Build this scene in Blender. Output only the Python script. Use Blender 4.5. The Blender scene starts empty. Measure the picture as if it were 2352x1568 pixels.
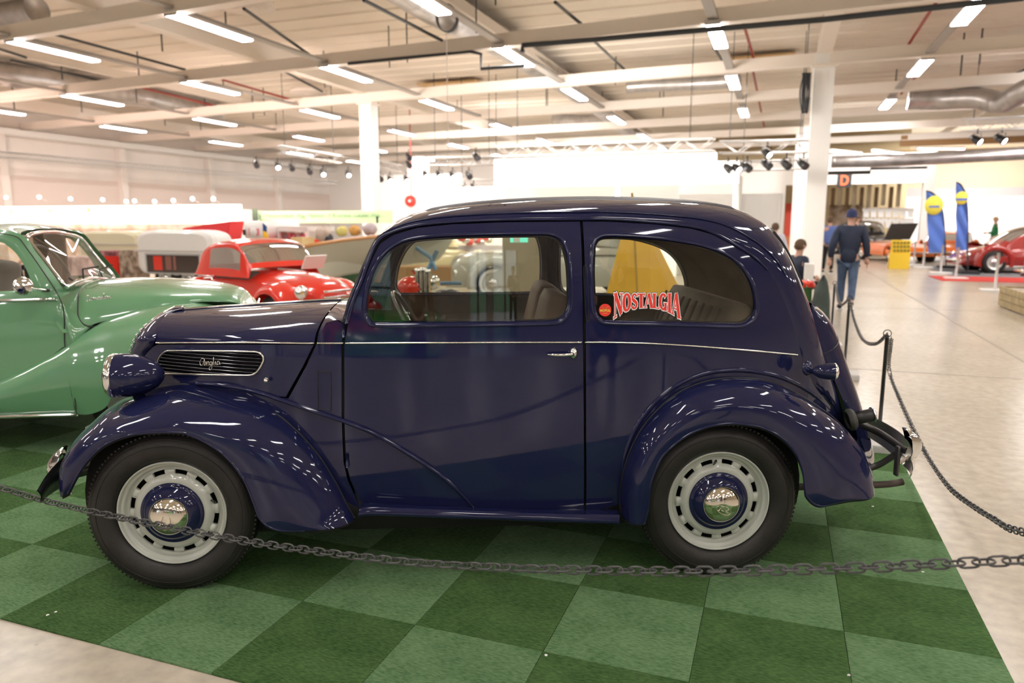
import bpy, bmesh, math, random
import numpy as np
from mathutils import Matrix, Vector
from mathutils.geometry import delaunay_2d_cdt
random.seed(7); rng = np.random.default_rng(7)
PI = math.pi
SC = bpy.context.scene
COL = SC.collection

# ------------------------------------------------------------------ camera
CAM = np.array([1.235, -2.906, 1.522]); YAW = 0.0563; PITCH = 0.1624; FPX = 1670.0
FW = np.array([math.sin(YAW)*math.cos(PITCH), math.cos(YAW)*math.cos(PITCH), -math.sin(PITCH)])
RT = np.array([math.cos(YAW), -math.sin(YAW), 0.0]); UP = np.cross(RT, FW)
cd = bpy.data.cameras.new('camera'); cam = bpy.data.objects.new('camera', cd); COL.objects.link(cam)
cam.matrix_world = Matrix(((RT[0], UP[0], -FW[0], CAM[0]), (RT[1], UP[1], -FW[1], CAM[1]), (RT[2], UP[2], -FW[2], CAM[2]), (0, 0, 0, 1)))
cd.sensor_width = 36.0; cd.lens = FPX/2352*36.0; cd.clip_start = 0.05; cd.clip_end = 200
cd.dof.use_dof = True; cd.dof.focus_distance = 2.95; cd.dof.aperture_fstop = 2.2
SC.camera = cam

# ------------------------------------------------------------------ world, colour
SC.view_settings.view_transform = 'Standard'; SC.view_settings.look = 'None'
SC.view_settings.gamma = 1.0; SC.view_settings.use_curve_mapping = False
SC.view_settings.exposure = 0.18
w = bpy.data.worlds.new('world'); SC.world = w; w.use_nodes = True
w.node_tree.nodes['Background'].inputs[0].default_value = (0.80, 0.88, 1.0, 1)
w.node_tree.nodes['Background'].inputs[1].default_value = 2.0
SC.cycles.max_bounces = 8; SC.cycles.diffuse_bounces = 4; SC.cycles.glossy_bounces = 4
SC.cycles.transparent_max_bounces = 16; SC.cycles.sample_clamp_indirect = 8
SC.cycles.caustics_reflective = False; SC.cycles.caustics_refractive = False
LIGHT_E = 42.0

# ------------------------------------------------------------------ picture measurements -> places in the hall
HY = YAW + math.atan(619/math.sqrt(FPX**2 + 273**2))
A = np.array([math.cos(HY), -math.sin(HY), 0.0]); B = np.array([math.sin(HY), math.cos(HY), 0.0])
def ray(px, py): return FW*FPX + RT*(px-1176) + UP*(784-py)
def PY(px, py, Y): d = ray(px, py); return CAM + d*((Y-CAM[1])/d[1])
def PX(px, py, X): d = ray(px, py); return CAM + d*((X-CAM[0])/d[0])
def PZ(px, py, z=0.0): d = ray(px, py); return CAM + d*((z-CAM[2])/d[2])
def PV(px, py, v): d = ray(px, py); return CAM + d*(v/(d@B))
def PU(px, py, u): d = ray(px, py); return CAM + d*(u/(d@A))
def H(u, v, z=0.0): p = CAM + u*A + v*B; return np.array([p[0], p[1], z])
def UV(p): d = np.asarray(p)-CAM; return float(d@A), float(d@B), float(p[2])
def hall(px, py, v): u, vv, z = UV(PV(px, py, v)); return u, z      # across and up, on a wall at depth v

# ------------------------------------------------------------------ objects
def root(name, label, cat, loc, rz=0.0, group=None):
    o = bpy.data.objects.new(name, None); COL.objects.link(o)
    o.location = [float(c) for c in loc]; o.rotation_euler = (0, 0, rz); o.empty_display_size = 0.1
    o['label'] = label; o['category'] = cat
    if group: o['group'] = group
    return o
def tag(o, label=None, cat=None, group=None, kind=None):
    for k, v in (('label', label), ('category', cat), ('group', group), ('kind', kind)):
        if v: o[k] = v
    return o
def top(o):
    while o.parent: o = o.parent
    return o
def tolocal(V, parent):
    V = np.asarray(V, float).reshape(-1, 3)
    if parent is None: return V
    t = top(parent); c, s = math.cos(t.rotation_euler[2]), math.sin(t.rotation_euler[2])
    D = V - np.array(t.location); k = 1.0/t.scale[0]
    return np.stack([(c*D[:, 0]+s*D[:, 1])*k, (-s*D[:, 0]+c*D[:, 1])*k, D[:, 2]*k], 1)
def mesh(name, V, F, smooth=True):
    me = bpy.data.meshes.new(name); me.from_pydata([tuple(map(float, v)) for v in V], [], [tuple(map(int, f)) for f in F])
    if smooth: me.polygons.foreach_set('use_smooth', [True]*len(me.polygons))
    me.update(); return me
def mk(name, V, F, mat, parent=None, smooth=True, local=False, label=None):
    V = np.asarray(V, float).reshape(-1, 3)
    me = mesh(name, V if local else tolocal(V, parent), F, smooth)
    if mat: me.materials.append(mat)
    o = bpy.data.objects.new(name, me); COL.objects.link(o)
    if parent is not None: o.parent = parent
    if label: o['label'] = label
    return o
def inst(name, me, M, parent=None, label=None):
    o = bpy.data.objects.new(name, me); COL.objects.link(o)
    if parent is not None: o.parent = parent
    o.matrix_local = M
    if label: o['label'] = label
    return o
def struct(name, V, F, mat, smooth=False): return tag(mk(name, V, F, mat, None, smooth), kind='structure')

class MB:                                                            # gathers shapes that are ONE mesh
    def __init__(s): s.V = []; s.F = []; s.n = 0
    def add(s, V, F):
        V = np.asarray(V, float).reshape(-1, 3); s.V.append(V); s.F += [tuple(int(i)+s.n for i in f) for f in F]; s.n += len(V); return s
    def out(s, name, mat, parent=None, smooth=False, **k): return mk(name, np.vstack(s.V), s.F, mat, parent, smooth, **k)

def box(c, size, ax=(1, 0, 0), up=(0, 0, 1), ch=0.0):
    """box about c, size along (ax, third, up); ch = chamfer"""
    ax = np.array(ax, float); ax /= np.linalg.norm(ax); up = np.array(up, float); th = np.cross(up, ax); th /= np.linalg.norm(th); up = np.cross(ax, th)
    h = np.array(size, float)/2
    if ch <= 0:
        V = [(sx, sy, sz) for sx in (-1, 1) for sy in (-1, 1) for sz in (-1, 1)]
        F = [(0, 1, 3, 2), (4, 6, 7, 5), (0, 4, 5, 1), (2, 3, 7, 6), (0, 2, 6, 4), (1, 5, 7, 3)]
        L = np.array(V)*h
    else:
        bm = bmesh.new(); bmesh.ops.create_cube(bm, size=2.0)
        for v in bm.verts: v.co = Vector([v.co[i]*h[i] for i in range(3)])
        bmesh.ops.bevel(bm, geom=list(bm.edges), offset=min(ch, min(h)*0.9), segments=2, affect='EDGES', profile=0.6)
        bm.verts.index_update(); L = np.array([v.co[:] for v in bm.verts]); F = [[v.index for v in f.verts] for f in bm.faces]; bm.free()
    return np.array(c, float) + L[:, :1]*ax + L[:, 1:2]*th + L[:, 2:3]*up, F
def hbox(u0, u1, v0, v1, z0, z1, ch=0.0):
    return box(H((u0+u1)/2, (v0+v1)/2, (z0+z1)/2), (u1-u0, v1-v0, z1-z0), A, (0, 0, 1), ch)

def spl(P, n, closed=False, t=None):
    """smooth curve through P, n samples evenly spaced (or at key parameters t)"""
    P = np.asarray(P, float); k = len(P)
    if k == 2 and not closed:
        s = (np.linspace(0, 1, n) if t is None else np.asarray(t))[:, None]; return P[0]*(1-s)+P[1]*s
    Q = np.vstack([P[-1], P, P[0], P[1]]) if closed else np.vstack([2*P[0]-P[1], P, 2*P[-1]-P[-2]])
    segs = k if closed else k-1; m = 16; out = []
    s = np.linspace(0, 1, m, endpoint=False)[:, None]
    def cr(p0, p1, p2, p3, s): return 0.5*((2*p1)+(-p0+p2)*s+(2*p0-5*p1+4*p2-p3)*s*s+(-p0+3*p1-3*p2+p3)*s**3)
    if t is not None:
        r = []
        for x in t:
            i = min(int(x), segs-1); r.append(cr(Q[i], Q[i+1], Q[i+2], Q[i+3], x-i))
        return np.array(r)
    for i in range(segs): out.append(cr(Q[i], Q[i+1], Q[i+2], Q[i+3], s))
    D = np.vstack(out+[P[:1] if closed else P[-1:]])
    L = np.r_[0, np.cumsum(np.linalg.norm(np.diff(D, axis=0), axis=1))]
    q = np.linspace(0, L[-1], n, endpoint=not closed)
    return np.stack([np.interp(q, L, D[:, i]) for i in range(D.shape[1])], 1)
def gridf(n, m, cu=False, cv=False, flip=False, skip=None):
    F = []
    for i in range(n if cu else n-1):
        for j in range(m if cv else m-1):
            if skip and skip(i, j): continue
            a, b, c, d = i*m+j, i*m+(j+1) % m, ((i+1) % n)*m+(j+1) % m, ((i+1) % n)*m+j
            F.append((a, d, c, b) if flip else (a, b, c, d))
    return F
def grid(name, G, mat, parent=None, cu=False, cv=False, flip=False, skip=None, smooth=True, **k):
    G = np.asarray(G, float); n, m = G.shape[:2]
    return mk(name, G.reshape(-1, 3), gridf(n, m, cu, cv, flip, skip), mat, parent, smooth, **k)
def tubeVF(P, r, k=8, closed=False, sx=1.0, sy=1.0, upv=None, caps=True):
    P = np.asarray(P, float); n = len(P); r = np.broadcast_to(np.asarray(r, float), (n,))
    T = np.roll(P, -1, 0)-np.roll(P, 1, 0) if closed else np.gradient(P, axis=0)
    T /= np.linalg.norm(T, axis=1)[:, None]+1e-12
    V = []; u = np.array(upv if upv is not None else ((0, 0, 1) if abs(T[0][2]) < 0.9 else (1, 0, 0)), float)
    a = np.arange(k)*2*PI/k
    for i in range(n):
        if upv is not None: u = np.array(upv, float)
        u = u-T[i]*(u@T[i]); u /= np.linalg.norm(u)+1e-12; s = np.cross(T[i], u)
        V.append(P[i]+r[i]*(np.cos(a)[:, None]*s*sx+np.sin(a)[:, None]*u*sy))
    F = gridf(n, k, closed, True)
    if not closed and caps: F += [tuple(range(k)), tuple((n-1)*k+j for j in range(k-1, -1, -1))]
    return np.vstack(V), F
def tube(name, P, r, mat, parent=None, k=8, closed=False, label=None, **q):
    V, F = tubeVF(P, r, k, closed, **q); return mk(name, V, F, mat, parent, True, label=label)
def latheVF(prof, c, axis, n=48, up=(0, 0, 1), closed=False):
    """prof: (radius, distance along axis)"""
    axis = np.array(axis, float); axis /= np.linalg.norm(axis); up = np.array(up, float); up = up-axis*(up@axis)
    if np.linalg.norm(up) < 1e-6: up = np.array([1., 0, 0])-axis*axis[0]
    up /= np.linalg.norm(up); s = np.cross(axis, up); a = np.arange(n)*2*PI/n
    V = [np.array(c)+axis*d+r*(np.cos(a)[:, None]*up+np.sin(a)[:, None]*s) for r, d in prof]
    return np.vstack(V), gridf(len(prof), n, closed, True)
def lathe(name, prof, c, axis, mat, parent=None, n=48, label=None, **k):
    V, F = latheVF(prof, c, axis, n, **k); return mk(name, V, F, mat, parent, True, label=label)
def prismVF(poly, dvec, z=None):
    """poly: Nx3 planar outline, extruded by dvec"""
    P = np.asarray(poly, float); n = len(P); V = np.vstack([P, P+np.asarray(dvec, float)])
    return V, [tuple(range(n-1, -1, -1)), tuple(range(n, 2*n))]+[(i, (i+1) % n, n+(i+1) % n, n+i) for i in range(n)]
def sweepVF(P, prof, upv, closed=False):
    """prof (side, up) polygon swept along P"""
    P = np.asarray(P, float); n = len(P); prof = np.asarray(prof, float); k = len(prof)
    T = np.roll(P, -1, 0)-np.roll(P, 1, 0) if closed else np.gradient(P, axis=0)
    T /= np.linalg.norm(T, axis=1)[:, None]; V = []
    for i in range(n):
        u = np.array(upv, float); u = u-T[i]*(u@T[i]); u /= np.linalg.norm(u); s = np.cross(T[i], u)
        V.append(P[i]+prof[:, :1]*s+prof[:, 1:2]*u)
    F = gridf(n, k, closed, True)
    if not closed: F += [tuple(range(k)), tuple((n-1)*k+j for j in range(k-1, -1, -1))]
    return np.vstack(V), F
def wrapG(A1, A0, m=14, p=1.0, bulge=0.0, q=1.0):
    """surface leaving rail A1 in the plane y=const and arriving at rail A0 level in y"""
    A1 = np.asarray(A1, float); A0 = np.asarray(A0, float); t = np.linspace(0, 1, m)*PI/2
    G = np.zeros((len(A1), m, 3)); s = np.sin(t)**p; c = 1-np.cos(t)**q
    for j in range(m):
        G[:, j] = A1+(A0-A1)*s[j]; G[:, j, 1] = A1[:, 1]+(A0[:, 1]-A1[:, 1])*c[j]-bulge*math.sin(2*t[j])
    return G
def loftG(rails, m):
    R = np.asarray(rails, float); K = len(R); tt = np.linspace(0, K-1, m)
    Q = np.concatenate([[2*R[0]-R[1]], R, [2*R[-1]-R[-2]]]); out = []
    for x in tt:
        i = min(int(x), K-2); s = x-i; p0, p1, p2, p3 = Q[i], Q[i+1], Q[i+2], Q[i+3]
        out.append(0.5*((2*p1)+(-p0+p2)*s+(2*p0-5*p1+4*p2-p3)*s*s+(-p0+3*p1-3*p2+p3)*s**3))
    return np.array(out).transpose(1, 0, 2)
def inpoly(pts, poly):
    x, y = pts[:, 0], pts[:, 1]; ins = np.zeros(len(pts), bool); n = len(poly); j = n-1
    for i in range(n):
        xi, yi = poly[i]; xj, yj = poly[j]
        c = ((yi > y) != (yj > y)) & (x < (xj-xi)*(y-yi)/((yj-yi) or 1e-12)+xi); ins ^= c; j = i
    return ins
def offset(poly, d):
    """move a closed 2-D loop outwards by d"""
    P = np.asarray(poly, float); T = np.roll(P, -1, 0)-np.roll(P, 1, 0); T /= np.linalg.norm(T, axis=1)[:, None]
    N = np.stack([T[:, 1], -T[:, 0]], 1); ar = 0.5*np.sum(P[:, 0]*np.roll(P[:, 1], -1)-np.roll(P[:, 0], -1)*P[:, 1])
    return P+N*(d if ar > 0 else -d)
def dense(poly, step=0.015):
    P = np.asarray(poly, float); out = []
    for a, b in zip(P, np.roll(P, -1, 0)):
        k = max(1, int(np.linalg.norm(b-a)/step)); out += [a+(b-a)*i/k for i in range(k)]
    return np.array(out)
def sheet2d(outer, holes, step):
    """triangulated 2-D region with inner grid points"""
    loops = [dense(outer, step*.8)]+[dense(h, step*.8) for h in holes]
    P = []; E = []
    for L in loops:
        o = len(P); P += [tuple(p) for p in L]; E += [(o+i, o+(i+1) % len(L)) for i in range(len(L))]
    lo = loops[0].min(0); hi = loops[0].max(0)
    gx, gy = np.meshgrid(np.arange(lo[0], hi[0], step), np.arange(lo[1], hi[1], step)); g = np.stack([gx.ravel(), gy.ravel()], 1)
    ok = inpoly(g, offset(loops[0], -step*.35))
    for h in loops[1:]: ok &= ~inpoly(g, offset(h, step*.35))
    P += [tuple(p) for p in g[ok]]
    V, _, F, *_ = delaunay_2d_cdt([Vector(p) for p in P], E, [], 0, 1e-6)
    V = np.array([v[:] for v in V]); F = np.array([f[:] for f in F]); C = V[F].mean(1)
    ok = inpoly(C, loops[0])
    for h in loops[1:]: ok &= ~inpoly(C, h)
    return V, F[ok], loops

# ------------------------------------------------------------------ materials
MATS = {}
def mat(name, col=(.5, .5, .5), rough=.5, metal=0.0, coat=0.0, emit=None, es=1.0, spec=.5, trans=0.0, alpha=1.0, ior=1.45, noise=None, bump=None, sheen=0):
    """noise=(scale, amount, detail[, second colour]); bump=(scale, strength)"""
    if name in MATS: return MATS[name]
    m = bpy.data.materials.new(name); m.use_nodes = True; nt = m.node_tree; b = nt.nodes['Principled BSDF']
    b.inputs['Base Color'].default_value = (*col, 1); b.inputs['Roughness'].default_value = rough; b.inputs['Metallic'].default_value = metal
    b.inputs['Coat Weight'].default_value = coat; b.inputs['Coat Roughness'].default_value = 0.03; b.inputs['Specular IOR Level'].default_value = spec
    b.inputs['Transmission Weight'].default_value = trans; b.inputs['IOR'].default_value = ior; b.inputs['Alpha'].default_value = alpha
    b.inputs['Sheen Weight'].default_value = sheen
    if emit: b.inputs['Emission Color'].default_value = (*emit, 1); b.inputs['Emission Strength'].default_value = es
    tc = nt.nodes.new('ShaderNodeTexCoord')
    if noise:
        n = nt.nodes.new('ShaderNodeTexNoise'); n.inputs['Scale'].default_value = noise[0]; n.inputs['Detail'].default_value = noise[2]
        nt.links.new(tc.outputs['Object'], n.inputs['Vector'])
        r = nt.nodes.new('ShaderNodeMapRange'); r.inputs[1].default_value = .35; r.inputs[2].default_value = .65
        nt.links.new(n.outputs['Fac'], r.inputs[0])
        mx = nt.nodes.new('ShaderNodeMix'); mx.data_type = 'RGBA'; mx.inputs[6].default_value = (*col, 1)
        c2 = noise[3] if len(noise) > 3 else tuple(c*(1-noise[1]) for c in col); mx.inputs[7].default_value = (*c2, 1)
        nt.links.new(r.outputs[0], mx.inputs[0]); nt.links.new(mx.outputs[2], b.inputs['Base Color'])
    if bump:
        n2 = nt.nodes.new('ShaderNodeTexNoise'); n2.inputs['Scale'].default_value = bump[0]; n2.inputs['Detail'].default_value = 4
        nt.links.new(tc.outputs['Object'], n2.inputs['Vector'])
        bp = nt.nodes.new('ShaderNodeBump'); bp.inputs['Strength'].default_value = bump[1]; bp.inputs['Distance'].default_value = .01
        nt.links.new(n2.outputs['Fac'], bp.inputs['Height']); nt.links.new(bp.outputs[0], b.inputs['Normal'])
    MATS[name] = m; return m
def glassmat(name, tint=(.9, .93, .9), refl=1.0):
    m = bpy.data.materials.new(name); m.use_nodes = True; nt = m.node_tree; nt.nodes.clear()
    o = nt.nodes.new('ShaderNodeOutputMaterial'); mx = nt.nodes.new('ShaderNodeMixShader'); t = nt.nodes.new('ShaderNodeBsdfTransparent')
    g = nt.nodes.new('ShaderNodeBsdfGlossy'); f = nt.nodes.new('ShaderNodeFresnel'); f.inputs[0].default_value = 1.55
    ml = nt.nodes.new('ShaderNodeMath'); ml.operation = 'MULTIPLY'; ml.inputs[1].default_value = 1.7*refl
    t.inputs[0].default_value = (*tint, 1); g.inputs[0].default_value = (1, 1, 1, 1); g.inputs['Roughness'].default_value = 0.0
    nt.links.new(f.outputs[0], ml.inputs[0]); nt.links.new(ml.outputs[0], mx.inputs[0]); nt.links.new(t.outputs[0], mx.inputs[1]); nt.links.new(g.outputs[0], mx.inputs[2])
    nt.links.new(mx.outputs[0], o.inputs[0]); return m
PAINT = mat('navy_paint', (.0105, .0130, .052), .045, coat=0.0, spec=.55)
CHROME = mat('chrome', (.82, .82, .82), .06, 1.0)
BRIGHT = mat('bright_trim', (.85, .84, .80), .18, 1.0)
CREAMLINE = mat('cream_line', (.78, .76, .66), .3, coat=.5)
BLACK = mat('black_paint', (.006, .006, .007), .35, coat=.3)
DARK = mat('dark_underside', (.008, .008, .008), .8)
RUBBER = mat('tyre_rubber', (.020, .018, .017), .5, noise=(9, .35, 4), bump=(60, .15))
SEAL = mat('rubber_seal', (.01, .01, .01), .5)
RIM = mat('grey_rim_paint', (.43, .45, .405), .28, coat=.6)
GLASS = glassmat('car_glass', (.80, .82, .76))
GLASSB = glassmat('background_glass', (.85, .88, .86)); GLASSD = glassmat('dim_car_glass', (.42, .43, .41), .35); GLASSG = glassmat('screen_glass', (.9, .91, .88), .1)
LINER = mat('brown_headlining', (.16, .13, .10), .9, noise=(8, .3, 3))
SEATM = mat('grey_brown_seat', (.27, .225, .18), .7, noise=(6, .25, 3))
WHITE = mat('white_paint', (.80, .79, .77), .5)
PLASTIC = mat('black_plastic', (.020, .020, .021), .32)
# ================================================================== the navy saloon
YC = .63
_k = np.array([(-.45, .55), (-.35, .47), (-.25, .385), (-.1, .295), (.1, .2), (.3, .115), (.45, .07), (.6, .04), (.9, .01), (1.3, 0), (1.7, .01), (2.1, .04), (2.4, .085), (2.6, .14), (2.75, .21), (2.9, .31), (3.1, .5)])
_kd = np.gradient(_k[:, 1], _k[:, 0])
def plan(x):
    x = np.clip(np.asarray(x, float), _k[0, 0], _k[-1, 0]-1e-6); i = np.clip(np.searchsorted(_k[:, 0], x, 'right')-1, 0, len(_k)-2)
    h = _k[i+1, 0]-_k[i, 0]; s = (x-_k[i, 0])/h
    return (2*s**3-3*s*s+1)*_k[i, 1]+(s**3-2*s*s+s)*h*_kd[i]+(-2*s**3+3*s*s)*_k[i+1, 1]+(s**3-s*s)*h*_kd[i+1]
def YF(x, z):
    z = np.asarray(z, float)
    t = np.clip(z-.98, 0, 1)/.5
    return plan(x)+.03*t+.035*t**5+.04*(np.clip(.72-z, 0, 1)/.4)**2
def YG(x, z): return plan(x)*.97+.018+.02*(np.clip(np.asarray(z, float)-.98, 0, 1)/.5)
def S(px, py, off=0.0):
    Y = .05
    for _ in range(12):
        p = PY(px, py, Y); Y = float(YF(p[0], p[2]))+off
    return PY(px, py, Y)
def SL(L, off=0.0): return np.array([S(a, b, off) for a, b in L])
def mirror(V): V = np.array(V, float); V[..., 1] = 2*YC-V[..., 1]; return V

car = root('saloon_car', 'dark navy two-door vintage saloon with grey disc wheels on the green carpet tiles', 'car', (1.14, YC, 0))

def panel(name, px, holes=(), mat_=PAINT, parent=car, step=.02, off=0.0, gap=.002, flange=.018, mirrored=False, xz=False, label=None):
    """body panel following the body side, outline given in the side view"""
    O = np.asarray(px, float) if xz else SL(px)[:, [0, 2]]
    O = offset(O, -gap)
    V2, F, loops = sheet2d(O, holes, step)
    def lift(Q, o=0.0): return np.stack([Q[:, 0], YF(Q[:, 0], Q[:, 1])+off+o, Q[:, 1]], 1)
    e = 1e-3; dx = (YF(V2[:, 0]+e, V2[:, 1])-YF(V2[:, 0]-e, V2[:, 1]))/2/e; dz = (YF(V2[:, 0], V2[:, 1]+e)-YF(V2[:, 0], V2[:, 1]-e))/2/e
    N = np.stack([dx, -np.ones_like(dx), dz], 1); N /= np.linalg.norm(N, axis=1)[:, None]
    V = lift(V2); n0 = len(V); Fs = [list(f) for f in F]; VV = [V]; NN = [N]
    # orientation: make faces look towards -y
    a, b, c = V[F[:, 0]], V[F[:, 1]], V[F[:, 2]]; s = np.cross(b-a, c-a)[:, 1]
    Fs = [f if s[i] < 0 else f[::-1] for i, f in enumerate(Fs)]; n = n0
    if flange:
        for L in loops:
            p = lift(L); q = lift(L, flange); k = len(L); VV += [p, q]
            T = np.roll(L, -1, 0)-np.roll(L, 1, 0); T /= np.linalg.norm(T, axis=1)[:, None]; nn = np.stack([T[:, 1], 0*T[:, 0], -T[:, 0]], 1); NN += [nn, nn]
            Fs += [[n+i, n+(i+1) % k, n+k+(i+1) % k, n+k+i] for i in range(k)]; n += 2*k
    V = np.vstack(VV); N = np.vstack(NN)
    if mirrored: V = mirror(V); N[:, 1] *= -1; Fs = [f[::-1] for f in Fs]
    o = mk(name, V, Fs, mat_, parent, True, label=label)
    try: o.data.normals_split_custom_set_from_vertices([tuple(x) for x in N])
    except Exception: pass
    return o

# ---- outlines measured in the side view
DW = [(864, 740), (850, 733), (842, 712), (849, 660), (867, 614), (890, 583), (918, 563), (959, 552), (1035, 546), (1137, 543), (1239, 542), (1265, 543.5), (1283, 552), (1295, 573), (1303, 608), (1306, 660), (1303, 705), (1290, 728), (1265, 736), (1137, 739), (1000, 740)]
QW = [(1366, 590), (1365, 634), (1369, 702), (1380, 729), (1405, 736), (1538, 739), (1674, 743), (1708, 741), (1729, 726), (1735, 702), (1729, 668), (1715, 637), (1691, 607), (1657, 585), (1606, 568), (1538, 556), (1470, 549), (1402, 546), (1378, 550), (1368, 565)]
def loop2(px, n): return spl(SL(px)[:, [0, 2]], n, closed=True)
DWl, QWl = loop2(DW, 110), loop2(QW, 110)
GUT = [(797, 742), (812, 690), (832, 640), (850, 590), (868, 553), (902, 532), (958, 517), (1035, 509), (1163, 504), (1316, 503), (1402, 503), (1504, 510), (1589, 520), (1640, 535), (1691, 563), (1732, 590), (1764, 620), (1790, 665), (1812, 720), (1828, 770), (1840, 815), (1858, 860), (1885, 905), (1925, 955), (1955, 1000), (1968, 1040)]
SIL = [(783, 705), (797, 668), (815, 628), (838, 586), (862, 548), (890, 516), (940, 491), (1040, 470), (1170, 457.5), (1316, 452), (1410, 452), (1520, 455.5), (1620, 463), (1690, 477), (1745, 501), (1780, 531), (1805, 570), (1828, 620), (1848, 668), (1866, 715), (1885, 770), (1903, 825), (1925, 885), (1950, 945), (1972, 1000), (1985, 1050)]
SILY = [.14, .14, .14, .15, .2, .3, .45, .5, .5, .5, .5, .5, .5, .5, .48, .46, .45, .45, .45, .45, .45, .45, .45, .45, .45, .45]
KF = [(153, 1131), (159, 1099), (167, 1054), (184, 1021), (212, 980), (245, 948), (280, 918), (330, 897), (400, 883), (449, 884), (530, 903), (612, 935), (673, 980), (726, 1037), (767, 1099), (796, 1156), (815, 1188)]
LF = [(155, 1134), (163, 1118), (176, 1093), (196, 1062), (229, 1029), (265, 1009), (306, 997), (347, 993), (400, 992), (435, 998), (490, 1026), (530, 1060), (563, 1107), (583, 1155), (600, 1195), (637, 1217), (700, 1219)]
KFY = [.05, .10, .16, .21, .26, .30, .33, .34, .27, .235, .17, .10, .06, .045, .04, .035, .03]
LFY = [-.02, -.04, -.055, -.065, -.07, -.075, -.08, -.08, -.08, -.08, -.08, -.08, -.08, -.08, -.08, -.075, -.07]
KR = [(1424, 1178), (1424, 1127), (1437, 1062), (1465, 997), (1506, 944), (1555, 903), (1604, 880), (1653, 869), (1694, 867), (1747, 871), (1800, 887), (1857, 919), (1910, 956), (1947, 993), (1971, 1025), (1990, 1075), (1993, 1115)]
LR = [(1480, 1202), (1488, 1168), (1496, 1107), (1518, 1054), (1545, 1024), (1575, 1002), (1612, 984), (1655, 974), (1700, 973), (1755, 983), (1800, 1009), (1829, 1042), (1845, 1082), (1849, 1115), (1855, 1142), (1885, 1162), (1943, 1148)]
SWOOSH = [(452, 880), (520, 886), (600, 903), (700, 937), (790, 967), (860, 995), (920, 1030), (980, 1068), (1030, 1105), (1070, 1145), (1088, 1166)]
SHUT = [(786, 696), (769, 720), (748, 740), (735, 762), (724, 788), (701, 839), (661, 913)]
BELT1 = [(360, 787), (450, 786.5), (550, 786), (650, 787), (722, 788)]
BELT2 = [(729, 788), (788, 788)]
BELT3 = [(793, 788), (1000, 787), (1200, 786), (1336, 786)]
BELT4 = [(1343, 786), (1400, 786), (1500, 789), (1600, 795), (1700, 803), (1770, 809), (1832, 815)]

# ---- body side panels
door_px = [(798, 745), (812, 697), (834, 645), (853, 596), (872, 559), (904, 538), (958, 522), (1035, 514), (1163, 509), (1333, 508), (1340, 785), (1342, 1000), (1341, 1174), (1100, 1172), (840, 1164), (826, 1150), (803, 1100), (794, 1060), (790, 960), (790, 787)]
quarter_px = [(1337, 508), (1402, 508), (1504, 514), (1589, 524), (1640, 538), (1691, 566), (1732, 592)]+[(float(a)+2.0, float(b)) for a, b in spl(GUT[16:25], 30)]+[(1900, 975), (1600, 960), (1500, 1010), (1445, 1100), (1440, 1180), (1345, 1176), (1345, 1000), (1344, 785)]
cowl_px = [(748, 741), (775, 735), (795, 745), (786, 787), (786, 960), (790, 1060), (800, 1103), (822, 1150), (830, 1180), (800, 1190), (740, 1100), (650, 1000), (560, 935), (470, 905), (450, 884), (520, 889), (600, 905), (662, 914), (703, 839), (727, 788), (737, 762)]
for mir in (False, True):
    sfx = 'far side ' if mir else ''
    dn = panel('door', door_px, [offset(DWl, .020)], mirrored=mir)
    qp = panel('rear_quarter_panel', quarter_px, [offset(QWl, .020)], mirrored=mir)
    cp = panel('scuttle_side_panel', cowl_px, mirrored=mir)
    M_ = mirror if mir else (lambda v: np.asarray(v))
    for nm, L, par in (('window_frame', DWl, dn), ('window_frame', QWl, qp)):
        secs = []
        for o, dy in ((.0215, .001), (.016, -.007), (.009, -.007), (.003, .0), (0.0, .012), (-.002, .03), (.006, .045)):
            Q = offset(L, o); secs.append(np.stack([Q[:, 0], YF(Q[:, 0], Q[:, 1])+dy, Q[:, 1]], 1))
        grid(nm, M_(np.array(secs).transpose(1, 0, 2)), PAINT, par, cu=True, flip=mir)
        Q = offset(L, -.003); P = np.stack([Q[:, 0], YF(Q[:, 0], Q[:, 1])+.022, Q[:, 1]], 1)
        tube('window_rubber', M_(P), .0035, SEAL, par, 6, closed=True)
    for nm, L, par in (('door_glass', DWl, dn), ('quarter_glass', QWl, qp)):
        V2, F, _ = sheet2d(offset(L, .002), [], .04); V = np.stack([V2[:, 0], YG(V2[:, 0], V2[:, 1]), V2[:, 1]], 1)
        mk(nm, M_(V), F, GLASS, par)
    # inner trim with the same openings
    for nm, px_, L in (('door_trim', door_px, DWl), ('quarter_trim', quarter_px, QWl)):
        panel(nm, px_, [offset(L, .008)], LINER, car, .05, .05, .03, .01, mirrored=mir)
for o in [c for c in car.children if c.name.startswith('door')][:1]:
    doorL = o
# dark door pillars behind the shut lines
for L_ in ([(1340, 512), (1342, 785), (1343, 1170)], [(790, 1170), (788, 960), (788, 790), (796, 742), (812, 692), (834, 640), (853, 592), (872, 556), (904, 535), (958, 519), (1035, 511), (1163, 506), (1333, 505)]):
    P = spl(SL(L_, .032), 60)
    for f in (lambda v: v, mirror): tube('door_pillar', f(P), .020, DARK, car, 8)
# belt trim, swoosh bead, gutter
for L, nm in ((BELT2, 'waist_trim'), (BELT3, 'waist_trim'), (BELT4, 'waist_trim')):
    P = spl(SL(L, -.003), 40); tube(nm, P, .0038, BRIGHT, car, 8, label='thin bright waist line')
    tube('waist_trim_far', mirror(P), .0038, BRIGHT, car, 8)
P = spl(SL(SWOOSH, -.004), 90)
for f in (lambda v: v, mirror): tube('body_bead', f(P), np.r_[np.full(80, .0095), np.linspace(.0095, .003, 10)], PAINT, car, 10)

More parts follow.
